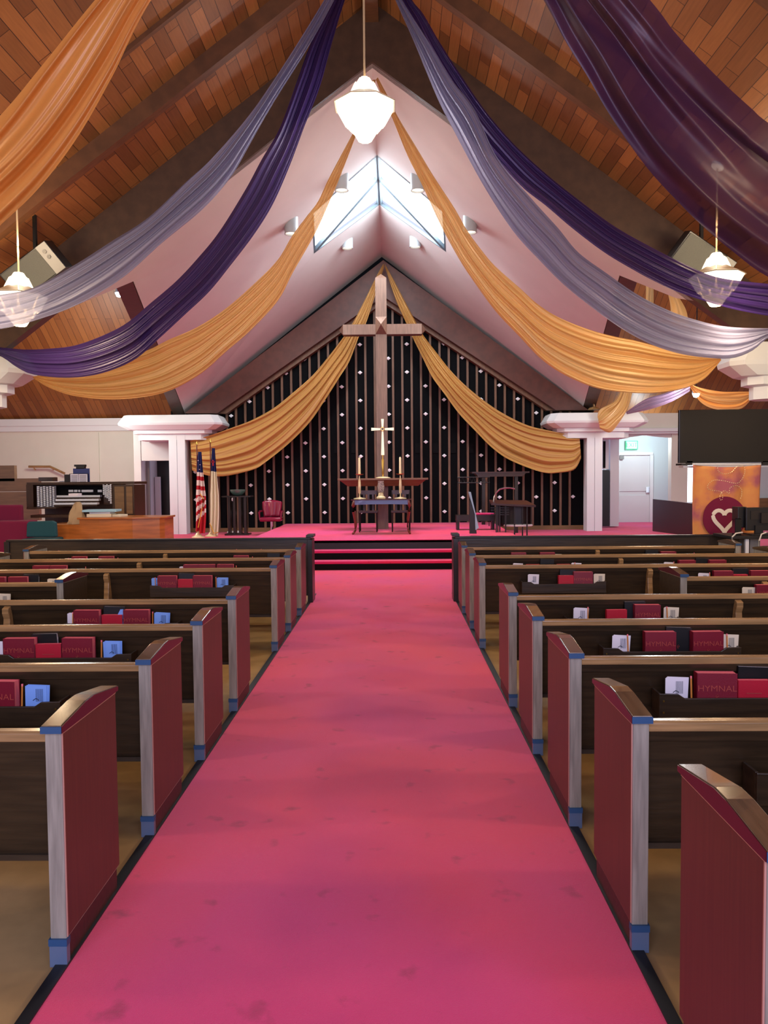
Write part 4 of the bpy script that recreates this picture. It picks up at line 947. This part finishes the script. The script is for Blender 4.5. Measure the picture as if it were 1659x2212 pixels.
# folded newspaper-like tan bag
e = empty('paper_bag', P(165, 1130, 12.35), 'crumpled tan paper bag slumped on the left of the oak desk', 'bag')
e.location.z = ztl+.001; bx_ = P(163, 1130, 12.35)
R_ = []
for i in range(14):
    t_ = i/13; r2 = []
    for j in range(20):
        a_ = 2*math.pi*j/19; rr_ = (.115*(1-t_)**.6+.03)*(1+.18*math.sin(a_*3+t_*6)+.1*math.sin(a_*7))
        r2.append(Vector((bx_.x+rr_*math.cos(a_)+.04*t_-.06, 12.52+rr_*.7*math.sin(a_), ztl+.002+.36*t_)))
    R_.append(r2)
MB().grid(R_).build('bag_body', 'bagtan', e, smooth=True, fixn=False)
b = MB(); pbox(b, 148, 168, 1066, 1072, 12.3, .16); b.build('bag_top', 'paper', e)
# ================================================================== RIGHT: TV, BANNER, COMPUTER
Y = 11.12
e = empty('television', P(1560, 1000, Y), 'large black flat television standing above the heart banner', 'television')
b = MB(); pbox(b, 1467, 1752, 884, 999, Y, .05); b.build('bezel', 'blackg', e, bevel=.004)
b = MB(); pbox(b, 1470, 1749, 887, 995, Y-.004, .004); b.build('screen', 'screen', e)
for q in (1486, 1650):
    b = MB(); pbox(b, q-14, q+12, 1001, 1005, Y-.08, .22); pbox(b, q-2, q+10, 996, 1002, Y, .05); b.build('foot', 'black', e)
b = MB(); pbox(b, 1476, 1752, 1005, 1009, Y-.05, .2); sh = tag(b.build('media_shelf', 'trimw'), 'thin white shelf under the television', 'shelf')
for q in (1560, 1700):
    b = MB(); c = P(q, 1010, Y+.2); b.box(c.x-.03, c.x+.03, Y+.1, Y+.15, .009, c.z).build('post', 'trimw', sh)
Y = 10.95
bm_ = bpy.data.materials.new('batik_cloth'); bm_.use_nodes = True; N, L = nt(bm_); bs = N['Principled BSDF']; bs.inputs['Roughness'].default_value = .9
tc = N.new('ShaderNodeTexCoord'); nz = N.new('ShaderNodeTexNoise'); nz.inputs['Scale'].default_value = 2.2; nz.inputs['Detail'].default_value = 8; L.new(tc.outputs['Object'], nz.inputs[0])
sz = N.new('ShaderNodeSeparateXYZ'); L.new(tc.outputs['Object'], sz.inputs[0]); ma = N.new('ShaderNodeMath'); ma.operation = 'MULTIPLY_ADD'; L.new(sz.outputs[2], ma.inputs[0]); ma.inputs[1].default_value = -.14; L.new(nz.outputs[0], ma.inputs[2])
cr = N.new('ShaderNodeValToRGB'); lin = lambda c: tuple((x/255)**2.2 for x in c)+(1,)
el = cr.color_ramp.elements; el[0].position = .30; el[0].color = lin((168, 92, 104)); el[1].position = .56; el[1].color = lin((212, 150, 84))
el.new(.42).color = lin((204, 132, 80))
L.new(ma.outputs[0], cr.inputs[0]); L.new(cr.outputs[0], bs.inputs['Base Color']); M['batik'] = bm_
e = empty('heart_banner', P(1570, 1150, Y), 'batik cloth banner in orange and rose with a white heart in a maroon circle', 'banner')
rows = []
for i in range(30):
    t_ = i/29; r2 = []
    for j in range(40):
        v = j/39; p = P(1497+6*0+(1645-1497-8*t_)*v-1*t_, 1004+5*math.sin(math.pi*v)*(1-t_)+(1215-1004)*t_, Y); p.y += .025*math.sin(v*19)*(1-t_*.5)+.02*math.sin(v*7+t_*4); r2.append(p)
    rows.append(r2)
o = MB().grid(rows).build('cloth', 'batik', e, smooth=False, fixn=False); o.data.polygons.foreach_set('use_smooth', [True]*len(o.data.polygons)); so = o.modifiers.new('solid', 'SOLIDIFY'); so.thickness = .004
MB().tube([P(1497, 1003, Y)+Vector((0, .02, .0)), P(1645, 1003, Y)+Vector((0, .02, .0))], .012, 8).box(P(1505, 1003, Y).x-.01, P(1505, 1003, Y).x+.01, Y, Y+.16, P(1505, 1004, Y).z, P(1505, 1002, Y).z+.01).build('hanging_rod', 'trimw', e)
cc = P(1565, 1119, Y-.06); rr_ = 46*Y/F
circ = MB().prism([(cc.x+rr_*math.cos(a*.1309), cc.z+rr_*math.sin(a*.1309)) for a in range(48)], 'y', Y-.062, Y-.055).build('circle', 'maroonf', e)
hp = []
for i in range(41):
    t_ = 2*math.pi*i/40
    hp.append(P(1565+1.62*16*math.sin(t_)**3*.95, 1121-1.55*(13*math.cos(t_)-5*math.cos(2*t_)-2*math.cos(3*t_)-math.cos(4*t_))*(1.15 if math.cos(t_) < -.2 else 1), Y-.068))
MB().tube(hp, .031, 6).xf(Matrix.Translation((0, Y-.068, 0))@Matrix.Diagonal((1, .12, 1, 1))@Matrix.Translation((0, -(Y-.068), 0))).build('heart', 'flagw', circ)
b = MB(); sq = [(1550, 1006), (1552, 1018), (1565, 1024), (1580, 1020), (1592, 1008), (1606, 1006), (1609, 1020), (1602, 1036), (1590, 1044), (1560, 1038), (1540, 1038), (1529, 1048), (1531, 1057), (1545, 1060), (1556, 1062), (1561, 1072), (1559, 1080), (1555, 1078), (1557, 1066), (1566, 1060), (1575, 1066), (1577, 1054), (1590, 1049), (1601, 1056), (1602, 1070), (1598, 1080)]
pts = cat([(x, y, 0) for x, y in sq], 160)
for i in range(0, 157, 2): b.tube([P(pts[i].x, pts[i].y, Y-.06), P(pts[i+1].x, pts[i+1].y, Y-.06)], .005, 5)
b.build('stitched_line', 'brassw', e)
# choir screen right
b = MB(); q0, q1, q2, q3 = P(1410, 1078, 19.4), P(1499, 1088, 17.6), P(1499, 1153, 17.6), P(1410, 1141, 19.4)
vs = [q0, q1, Vector((q1.x, q1.y, .302)), Vector((q0.x, q0.y, .302))]; vs += [v+Vector((.08, .08, 0)) for v in vs]
e = b.add(vs, [(0, 1, 2, 3), (4, 7, 6, 5), (0, 4, 5, 1), (1, 5, 6, 2), (2, 6, 7, 3), (3, 7, 4, 0)]).build('wooden_screen', 'shelfdark')
tag(e, 'low dark cherry wooden screen between the hallway door and the heart banner', 'screen')
# tall black speaker behind right column, and a framed panel
pobj('tower_speaker', [(1302, 1316, 1015, 1137)], 20.95, .3, 'black', 'tall black tower speaker behind the right white column', 'speaker')
pobj('wall_frame', [(1302, 1315, 947, 1013)], 20.9, .04, 'trimw', 'white framed panel above the black tower speaker', 'frame')
b = MB(); pbox(b, 1303, 1308, 953, 1011, 20.88, .02); tag(b.build('dark_pane', 'blackpanel', [x for x in bpy.data.objects if x.name.startswith('wall_frame')][0]))
# ornaments on capital
for px, py, m_, lb in ((1282, 857, 'brass', 'small gold ball ornament on top of the right capital'), (1284, 867, 'burg', 'small red ball ornament hanging below the gold one')):
    tag(MB().lathe([(0, -.06), (.045, -.045), (.062, 0), (.045, .045), (0, .06)], P(px, py, 19.6), 16).build('ball_ornament', m_, smooth=True), lb, 'ornament', 'ball ornaments on the capital')
c = P(1280, 889, 19.6); tag(MB().lathe([(0, 0), (.16, 0), (.12, .05), (.03, .08), (.02,   .16), (0, .16)], Vector((c.x+.02, c.y-.05, 3.345+.02)), 14).build('ornament_stand', 'rail', smooth=True), 'low wooden ornament stand on the right column capital', 'stand')
# computer desk
Y = 9.86
zt = P(1620, 1157, Y).z
e = empty('computer_table', (P(1660, 1157, Y).x, Y, 0), 'black computer table with pale legs at the right edge behind the pews', 'table')
xa = P(1575, 1157, Y).x
MB().box(xa, xa+1.3, Y-.05, Y+.5, zt-.04, zt).build('table_top', 'black', e, bevel=.005)
for x in (P(1614, 1180, Y).x, xa+1.2): MB().box(x-.022, x+.022, Y+.0, Y+.04, .009, zt-.04).build('leg', 'trimw', e)
MB().box(P(1628, 1170, Y).x, P(1650, 1170, Y).x, Y+.1, Y+.4, .3, zt-.041).build('shelf_unit', 'grey', e)
e = empty('computer_monitor', (P(1640, 1150, Y).x, Y+.2, zt), 'black computer monitor seen from behind on the computer table', 'monitor')
b = MB(); pbox(b, 1612, 1700, 1096, 1146, Y+.15, .05); b.build('display', 'black', e, bevel=.008)
b = MB(); pbox(b, 1622, 1645, 1103, 1122, Y+.14, .012); pbox(b, 1645, 1690, 1108, 1130, Y+.1, .05); b.build('rear_panel', 'darkscreen', e)
x = P(1650, 1140, Y).x; MB().box(x-.05, x+.05, Y+.12, Y+.16, zt+.001, zt+.12).box(x-.14, x+.14, Y+.02, Y+.28, zt+.001, zt+.015).build('stand', 'black', e)
pobj('computer_monitor', [(1594, 1613, 1095, 1140)], Y+.22, .18, 'black', 'narrow black monitor side left of the larger monitor', 'monitor', bevel=.006).location.z += 0
o = MB(); pbox(o, 1588, 1602, 1120, 1156, Y+.1, .1); tag(o.build('desk_speaker', 'blackg', bevel=.008), 'small black desk speaker at the left of the monitors', 'speaker')
tag(MB().tube([P(1604, 1150, Y-.08), P(1590, 1152, Y-.1), P(1582, 1160, Y-.1), P(1580, 1176, Y-.1)]+[P(1584, 1200, Y-.1)], .009, 6).build('power_cable', 'cable', smooth=True), 'white cable drooping from the left end of the computer table', 'cable')
tag(MB().tube([P(1655, 1150, Y-.08), P(1645, 1154, Y-.1), P(1640, 1168, Y-.1), P(1638, 1200, Y-.1)], .009, 6).build('power_cable', 'cable', smooth=True), 'white cable hanging in front of the table under the monitor', 'cable')
# ================================================================== PEWS
ORD = {7: 'first', 6: 'second', 5: 'third', 4: 'fourth', 3: 'fifth', 2: 'sixth', 1: 'seventh', 0: 'eighth', -1: 'ninth'}
def pewY(s, k): return (2.60 if s < 0 else 2.68)+.972*k
XIN = {-1: -1.155, 1: .834}
T = .057
def racks(mb, xs, s, y0, zt_):
    pass
def make_rack(x0, x1, y0, parent, m, near=False):
    mb = MB()
    f = [(x0, .56), (x1, .56), (x1, .675), (x1-.09, .672), (x1-.12, .652), (x0+.12, .652), (x0+.09, .672), (x0, .675)]
    mb.prism(f, 'y', y0-.065, y0-.052)
    mb.box(x0, x1, y0-.052, y0+.06, .56, .572)
    mb.box(x0, x0+.012, y0-.052, y0+.045, .572, .675); mb.box(x1-.012, x1, y0-.052, y0+.045, .572, .675)
    mb.box(x0+.11, x0+.118, y0-.052, y0+.045, .572, .65); mb.box(x1-.118, x1-.11, y0-.052, y0+.045, .572, .65)
    r_ = mb.build('book_rack', m, parent, bevel=.003)
    if not near: return r_
    sc_ = MB()
    for x in (x0+.02, x1-.02):
        for z in (.585, .64): MB().box(x-.004, x+.004, y0-.067, y0-.065, z-.004, z+.004).build('screw', 'brass', r_)
    return r_
def make_pew(s, k, xi, xo, inner_end=True):
    """s side; xi,xo inner and outer x (absolute); rear face at y0"""
    y0 = pewY(s, k); side = 'left' if s < 0 else 'right'
    if k == 4: lb = 'short oak pew, fourth from the altar, starting well away from the aisle, %s side' % side
    else: lb = 'dark oak pew with maroon aisle end, %s from the altar, %s of the aisle' % (ORD[k], side)
    e = empty('church_pew', ((xi+xo)/2, y0+.25, 0), lb, 'pew', 'oak pews on the %s' % side)
    def ends(x, sgn, main=True):
        """x = outer face, sgn = +1 if the panel extends to +x from x"""
        a_, b_ = x, x+sgn*T; lo, hi = min(a_, b_), max(a_, b_)
        pz = .13
        en = MB().box(lo, hi, y0, y0+.51, .10, .83).build('end_panel', 'pewv', e, bevel=.003)
        w = -sgn*.004
        MB().box(min(x, x+w), max(x, x+w), y0+.004, y0+.506, .11, .826).build('end_facing', 'redpan' if k != 4 else 'pew', en, bevel=.001)
        MB().box(lo+.006, hi-.006, y0+.004, y0+.50, .001, .10).build('plinth', 'plinth', en)
        bnd = MB(); bnd.box(min(x, x-sgn*.005), max(x, x-sgn*.005), y0+.002, y0+.508, .8265, .831); bnd.box(min(x-sgn*.001, x-sgn*.0055), max(x-sgn*.001, x-sgn*.0055), y0-.0005, y0+.004, .11, .83)
        if k != 4: bnd.build('edge_banding', 'banding', en)
        c_ = MB().prism([(y0-.014, .832), (y0+.526, .832), (y0+.526, .853), (y0+.27, .889), (y0+.20, .887), (y0-.014, .86)], 'x', lo-.006, hi+.006).build('end_cap', 'cap', e, bevel=.002)
        MB().prism([(y0-.013, .833), (y0+.525, .833), (y0+.525, .850), (y0+.27, .886), (y0+.20, .884), (y0-.013, .857)], 'x', x-sgn*.009, x-sgn*.0065).build('cap_facing', 'capside', c_)
        MB().box(lo-.008, hi+.008, y0-.017, y0-.0145, .833, .857).build('tape_strip', 'tape', c_)
        sl_ = MB().box(lo-.002, hi+.002, y0-.006, y0+.02, .004, .085).build('plastic_sleeve', 'sleeve', en)
        MB().box(lo-.004, hi+.004, y0-.009, y0+.02, .080, .104).build('tape_strip', 'tape', sl_)
    if k != 4: ends(xi, s)
    else: ends(xi, s)
    ends(xo, -s)
    a_, b_ = sorted((xi+s*T, xo-s*T))
    # back: leaning panel
    MB().prism([(y0+.03, .80), (y0+.05, .80), (y0+.14, .345), (y0+.115, .345)], 'x', a_, b_).build('back_panel', 'pew', e)
    MB().prism([(y0+.012, .795), (y0+.062, .795), (y0+.066, .828), (y0+.02, .832), (y0+.012, .825)], 'x', a_, b_).build('top_rail', 'rail', e, bevel=.003)
    MB().prism([(y0+.024, .758), (y0+.04, .758), (y0+.04, .795), (y0+.018, .795)], 'x', a_, b_).build('rail_moulding', 'pew', e)
    MB().box(a_, b_, y0+.10, y0+.145, .33, .352).build('bottom_lip', 'pew', e)
    MB().prism([(y0+.13, .40), (y0+.51, .425), (y0+.53, .41), (y0+.52, .39), (y0+.13, .375)], 'x', a_, b_).build('seat', 'pew', e)
    MB().box(a_, b_, y0+.44, y0+.462, .30, .39).build('seat_apron', 'pew', e)
    # rounded red end of the seat edge by the aisle
    MB().lathe([(0, -.045), (.022, -.036), (.03, 0), (.022, .036), (0, .045)], ((xi+s*.03), y0+.512, .43), 14).build('seat_end', 'redpan', e, smooth=True)
    xm = xi+s*1.67 if k != 4 else None
    for q in ([1.67] if k != 4 else [.72]):
        x = xi+s*q
        b = MB().prism([(y0-.028, .48), (y0+.0, .70), (y0-.02, .74), (y0-.02, .775), (y0+.02, .79), (y0+.03, .78), (y0+.09, .48)], 'x', x-.024, x+.024).build('back_bracket', 'rail', e, bevel=.004)
    L_ = abs(xo-xi)
    spans = [(.405, 1.225), (2.10, 2.92)] if k != 4 else [(.48, 1.3)]
    for q0_, q1_ in spans:
        if q1_ < L_: make_rack(*sorted((xi+s*q0_, xi+s*q1_)), y0, e, 'pew', k in (1, 2))
    return e
for s in (-1, 1):
    for k in range(-1 if s > 0 else 0, 8):
        xi = XIN[s]
        xo = xi+s*(3.42)
        if k == 4: xi, xo = (-2.83, -4.575) if s < 0 else (2.44, 4.254)
        make_pew(s, k, xi, xo)
# front screens
for s in (-1, 1):
    y0 = 10.42; side = 'left' if s < 0 else 'right'; xi = XIN[s]+(.0 if s < 0 else .0); xo = xi+s*(4.15 if s < 0 else 3.9)
    e = empty('pew_screen', ((xi+xo)/2, y0, 0), 'black-stained wooden screen in front of the first pew, %s of the aisle' % side, 'screen', 'front pew screens')
    a_, b_ = sorted((xi, xo))
    MB().box(a_, b_, y0+.02, y0+.06, .1, .87).build('panel', 'pew', e)
    MB().box(a_-.01, b_+.01, y0-.005, y0+.085, .87, .895).build('top_rail', 'darkscreen', e, bevel=.004)
    for x in (xi, xo):
        MB().box(x-.035, x+.035, y0-.01, y0+.30, .009, .87).build('end_post', 'darkscreen', e, bevel=.004)
    MB().box(xi-.05, xi+.05, y0+.0, y0+.30, .895, .93).build('end_cap', 'darkscreen', e, bevel=.004)
    for q0_, q1_ in ((.405, 1.225), (2.10, 2.92)): make_rack(*sorted((xi+s*q0_, xi+s*q1_)), y0-.01, e, 'pew')
# ================================================================== BOOKS, CARDS, PENCILS
def proto_book(name, w, h, t, cov, pg, txt, tsz, tm, emb=None):
    e = empty(name, (0, 0, 0))
    b = MB().box(-w/2, w/2, -t/2, -t/2+.003, 0, h).box(-w/2, w/2, t/2-.003, t/2, 0, h).box(-w/2, -w/2+.004, -t/2, t/2, 0, h)
    c_ = b.build('cover', cov, e, bevel=.0008)
    MB().box(-w/2+.004, w/2-.004, -t/2+.003, t/2-.003, .004, h-.0015).build('page_block', pg, e)
    if txt: letters(txt, tsz, 'cover_lettering', tm, c_, (0, -t/2-.0012, h*.62), sx=1.12 if txt == 'HYMNAL' else 1)
    if emb:
        MB().tube([(-.004, -t/2-.001, h*.40), (.008, -t/2-.001, h*.44), (.0, -t/2-.001, h*.48), (-.006, -t/2-.001, h*.44), (0, -t/2-.001, h*.36)], .0014, 5).build('cover_emblem', tm, c_)
    return e
PB = {'H': proto_book('hymnal', .186, .192, .050, 'cover', 'pagesr', 'HYMNAL', .040, 'goldink', 1),
      'S': proto_book('songbook', .150, .158, .03, 'cover2', 'pagesr', 'PRAISE', .010, 'goldink') if False else proto_book('songbook', .150, .158, .03, 'cover2', 'pagesr', None, 0, 'goldink'),
      'B': proto_book('bible', .155, .203, .028, 'blackc', 'paper', None, 0, 'goldink', 1)}
MB().box(-.035, .035, -.0165, -.0155, .095, .098).build('cover_line', 'goldink', PB['S'])
def proto_card(name, m, n=3):
    e = empty(name, (0, 0, 0)); b = MB()
    for i in range(n): b.box(-.05+.002*i, .05+.003*i, .003*i, .003*i+.0015, 0, .165+.002*i, rot=ry(.02*i), piv=(0, 0, 0))
    c_ = b.build('card_stack', m, e)
    t = MB()
    for i in range(6): t.box(.0+.006*i, .002+.006*i, -.001, -.0004, .09, .15)
    t.build('printed_lines', 'ink', c_)
    MB().tube([(-.014, -.001, .096), (0, -.001, .106), (.014, -.001, .096)], .0018, 5).build('printed_mark', 'ink', c_)
    return e
PB['C'] = proto_card('offering_card', 'paper'); PB['K'] = proto_card('offering_card', 'bluecard'); PB['Y'] = proto_card('offering_card', 'cream2')
e = empty('pencil', (0, 0, 0)); MB().tube([(0, 0, .01), (0, 0, .165)], .0042, 6).build('barrel', 'pencil', e)
MB().tube([(0, 0, .165), (0, 0, .176)], .0044, 8).build('eraser', 'pagesr', e); MB().tube([(0, 0, 0), (0, 0, .01)], [.001, .0042], 6).build('tip', 'lead', e)
PB['P'] = e
DESC = {'H': ('maroon hymnal', 'book', 'maroon hymnals in the pew racks'), 'S': ('small bright red songbook', 'book', 'red songbooks in the pew racks'), 'B': ('black bible', 'book', 'black bibles in the pew racks'),
        'C': ('white offering cards', 'card', 'cards in the pew racks'), 'K': ('blue offering cards', 'card', 'cards in the pew racks'), 'Y': ('cream offering cards', 'card', 'cards in the pew racks'), 'P': ('pencil', 'pencil', 'pencils in the pew racks')}
for c_ in 'HSBCKYP': PB[c_]['category'] = DESC[c_][1]; PB[c_]['label'] = DESC[c_][0]
ITEMS = {
 (-1, 1): [('H', -4), ('P', 45), ('K', 77), ('H', -95), ('S', -62)],
 (-1, 2): [('C', 3), ('P', 8), ('H', 44), ('S', 106), ('B', 100, .0), ('H', 170), ('P', 218), ('K', 242)],
 (-1, 3): [('C', 144), ('P', 156), ('H', 189), ('S', 243), ('B', 246), ('H', 296), ('P', 329), ('K', 347), ('K', 250, .5)],
 (-1, 5): [('K', 327), ('P', 336), ('H', 362), ('S', 401), ('B', 402), ('H', 438), ('P', 467), ('K', 480), ('H', -8), ('H', 40), ('B', 66), ('Y', 114)],
 (-1, 4): [('Y', 6), ('P', -8)],
 (-1, 6): [('H', 90), ('H', 127), ('P', 70), ('P', 185), ('C', 388), ('H', 415), ('H', 447), ('H', 487), ('P', 510)],
 (-1, 7): [('Y', 142), ('H', 172), ('H', 230), ('P', 254), ('P', 148), ('H', 521), ('P', 545), ('B', 590)],
 (-1, 8): [('S', 110), ('P', 95), ('P', 127), ('S', 497), ('S', 548), ('P', 511), ('P', 564)],
 (1, 1): [('C', 1460), ('P', 1495), ('H', 1545), ('S', 1626), ('B', 1623)],
 (1, 2): [('C', 1339), ('P', 1358), ('H', 1424), ('B', 1462), ('H', 1526), ('P', 1572), ('Y', 1588)],
 (1, 3): [('C', 1253), ('P', 1270), ('S', 1331), ('H', 1397), ('B', 1372), ('P', 1443), ('Y', 1456)],
 (1, 5): [('C', 1151), ('S', 1222), ('B', 1224), ('H', 1259), ('Y', 1300), ('C', 1519), ('P', 1535), ('H', 1561), ('S', 1597), ('B', 1599), ('H', 1640)],
 (1, 4): [('Y', 1616), ('P', 1634), ('H', 1655)],
 (1, 6): [('C', 1117), ('S', 1151), ('B', 1180), ('S', 1217), ('P', 1241), ('C', 1254), ('C', 1443), ('P', 1456), ('H', 1483), ('B', 1515), ('H', 1549)],
 (1, 7): [('H', 1120), ('H', 1182), ('Y', 1210), ('B', 1408), ('H', 1443), ('P', 1499)],
 (1, 8): [('S', 1142), ('P', 1170), ('S', 1489), ('S', 1540)],
}
OW = ['first', 'second', 'third', 'fourth', 'fifth', 'sixth']
used = set(); rnd = random.Random(5)
for (s, k), its in ITEMS.items():
    y0 = pewY(s, k) if k < 8 else 10.41
    side = 'left' if s < 0 else 'right'
    cnt = {}
    for it in sorted(its, key=lambda i: s*i[1]):
        c_, px = it[0], it[1]; tilt = it[2] if len(it) > 2 else None
        n = cnt.get(c_, 0); cnt[c_] = n+1
        yy = y0+{'H': -.022, 'S': -.031, 'B': .018, 'C': -.025, 'K': -.025, 'Y': -.025, 'P': -.038}[c_]
        x = P(px, 1032+F*(CAMZ-.72)/yy, yy).x
        if c_ in 'CKY' and not tilt:
            of = s*(x-XIN[s]); of = min(max(of, .465), 1.165) if of < 1.7 else min(max(of, 2.16), 2.86); x = XIN[s]+s*of
        where = '%s pew from the altar' % ORD[k] if k < 8 else 'front wooden screen'
        lb = '%s, %s from the aisle in its kind, rack of %s, %s side' % (DESC[c_][0], OW[n], where, side)
        lb = '%s, %s from aisle, rack of %s, %s side' % (DESC[c_][0], OW[n], where, side)
        z = .574; rot = [0, rnd.uniform(-.03, .03), rnd.uniform(-.06, .06)]
        if c_ in 'HSB': rot[0] = 0; rot[1] = 0 if c_ != 'B' else rnd.choice((-.03, .04)); z = .5735+(.006 if rot[1] else 0)
        if tilt: rot = [0, tilt, 0]; z = .60; yy -= .0; 
        if c_ == 'P': rot = [-.05, rnd.uniform(-.04, .04), 0]
        src = PB[c_]
        if c_ not in used:
            used.add(c_); src.location = (x, yy, z); src.rotation_euler = rot; src['label'] = lb; src['group'] = DESC[c_][2]
        else: dup(src, (x, yy, z), rot, label=lb, group=DESC[c_][2])
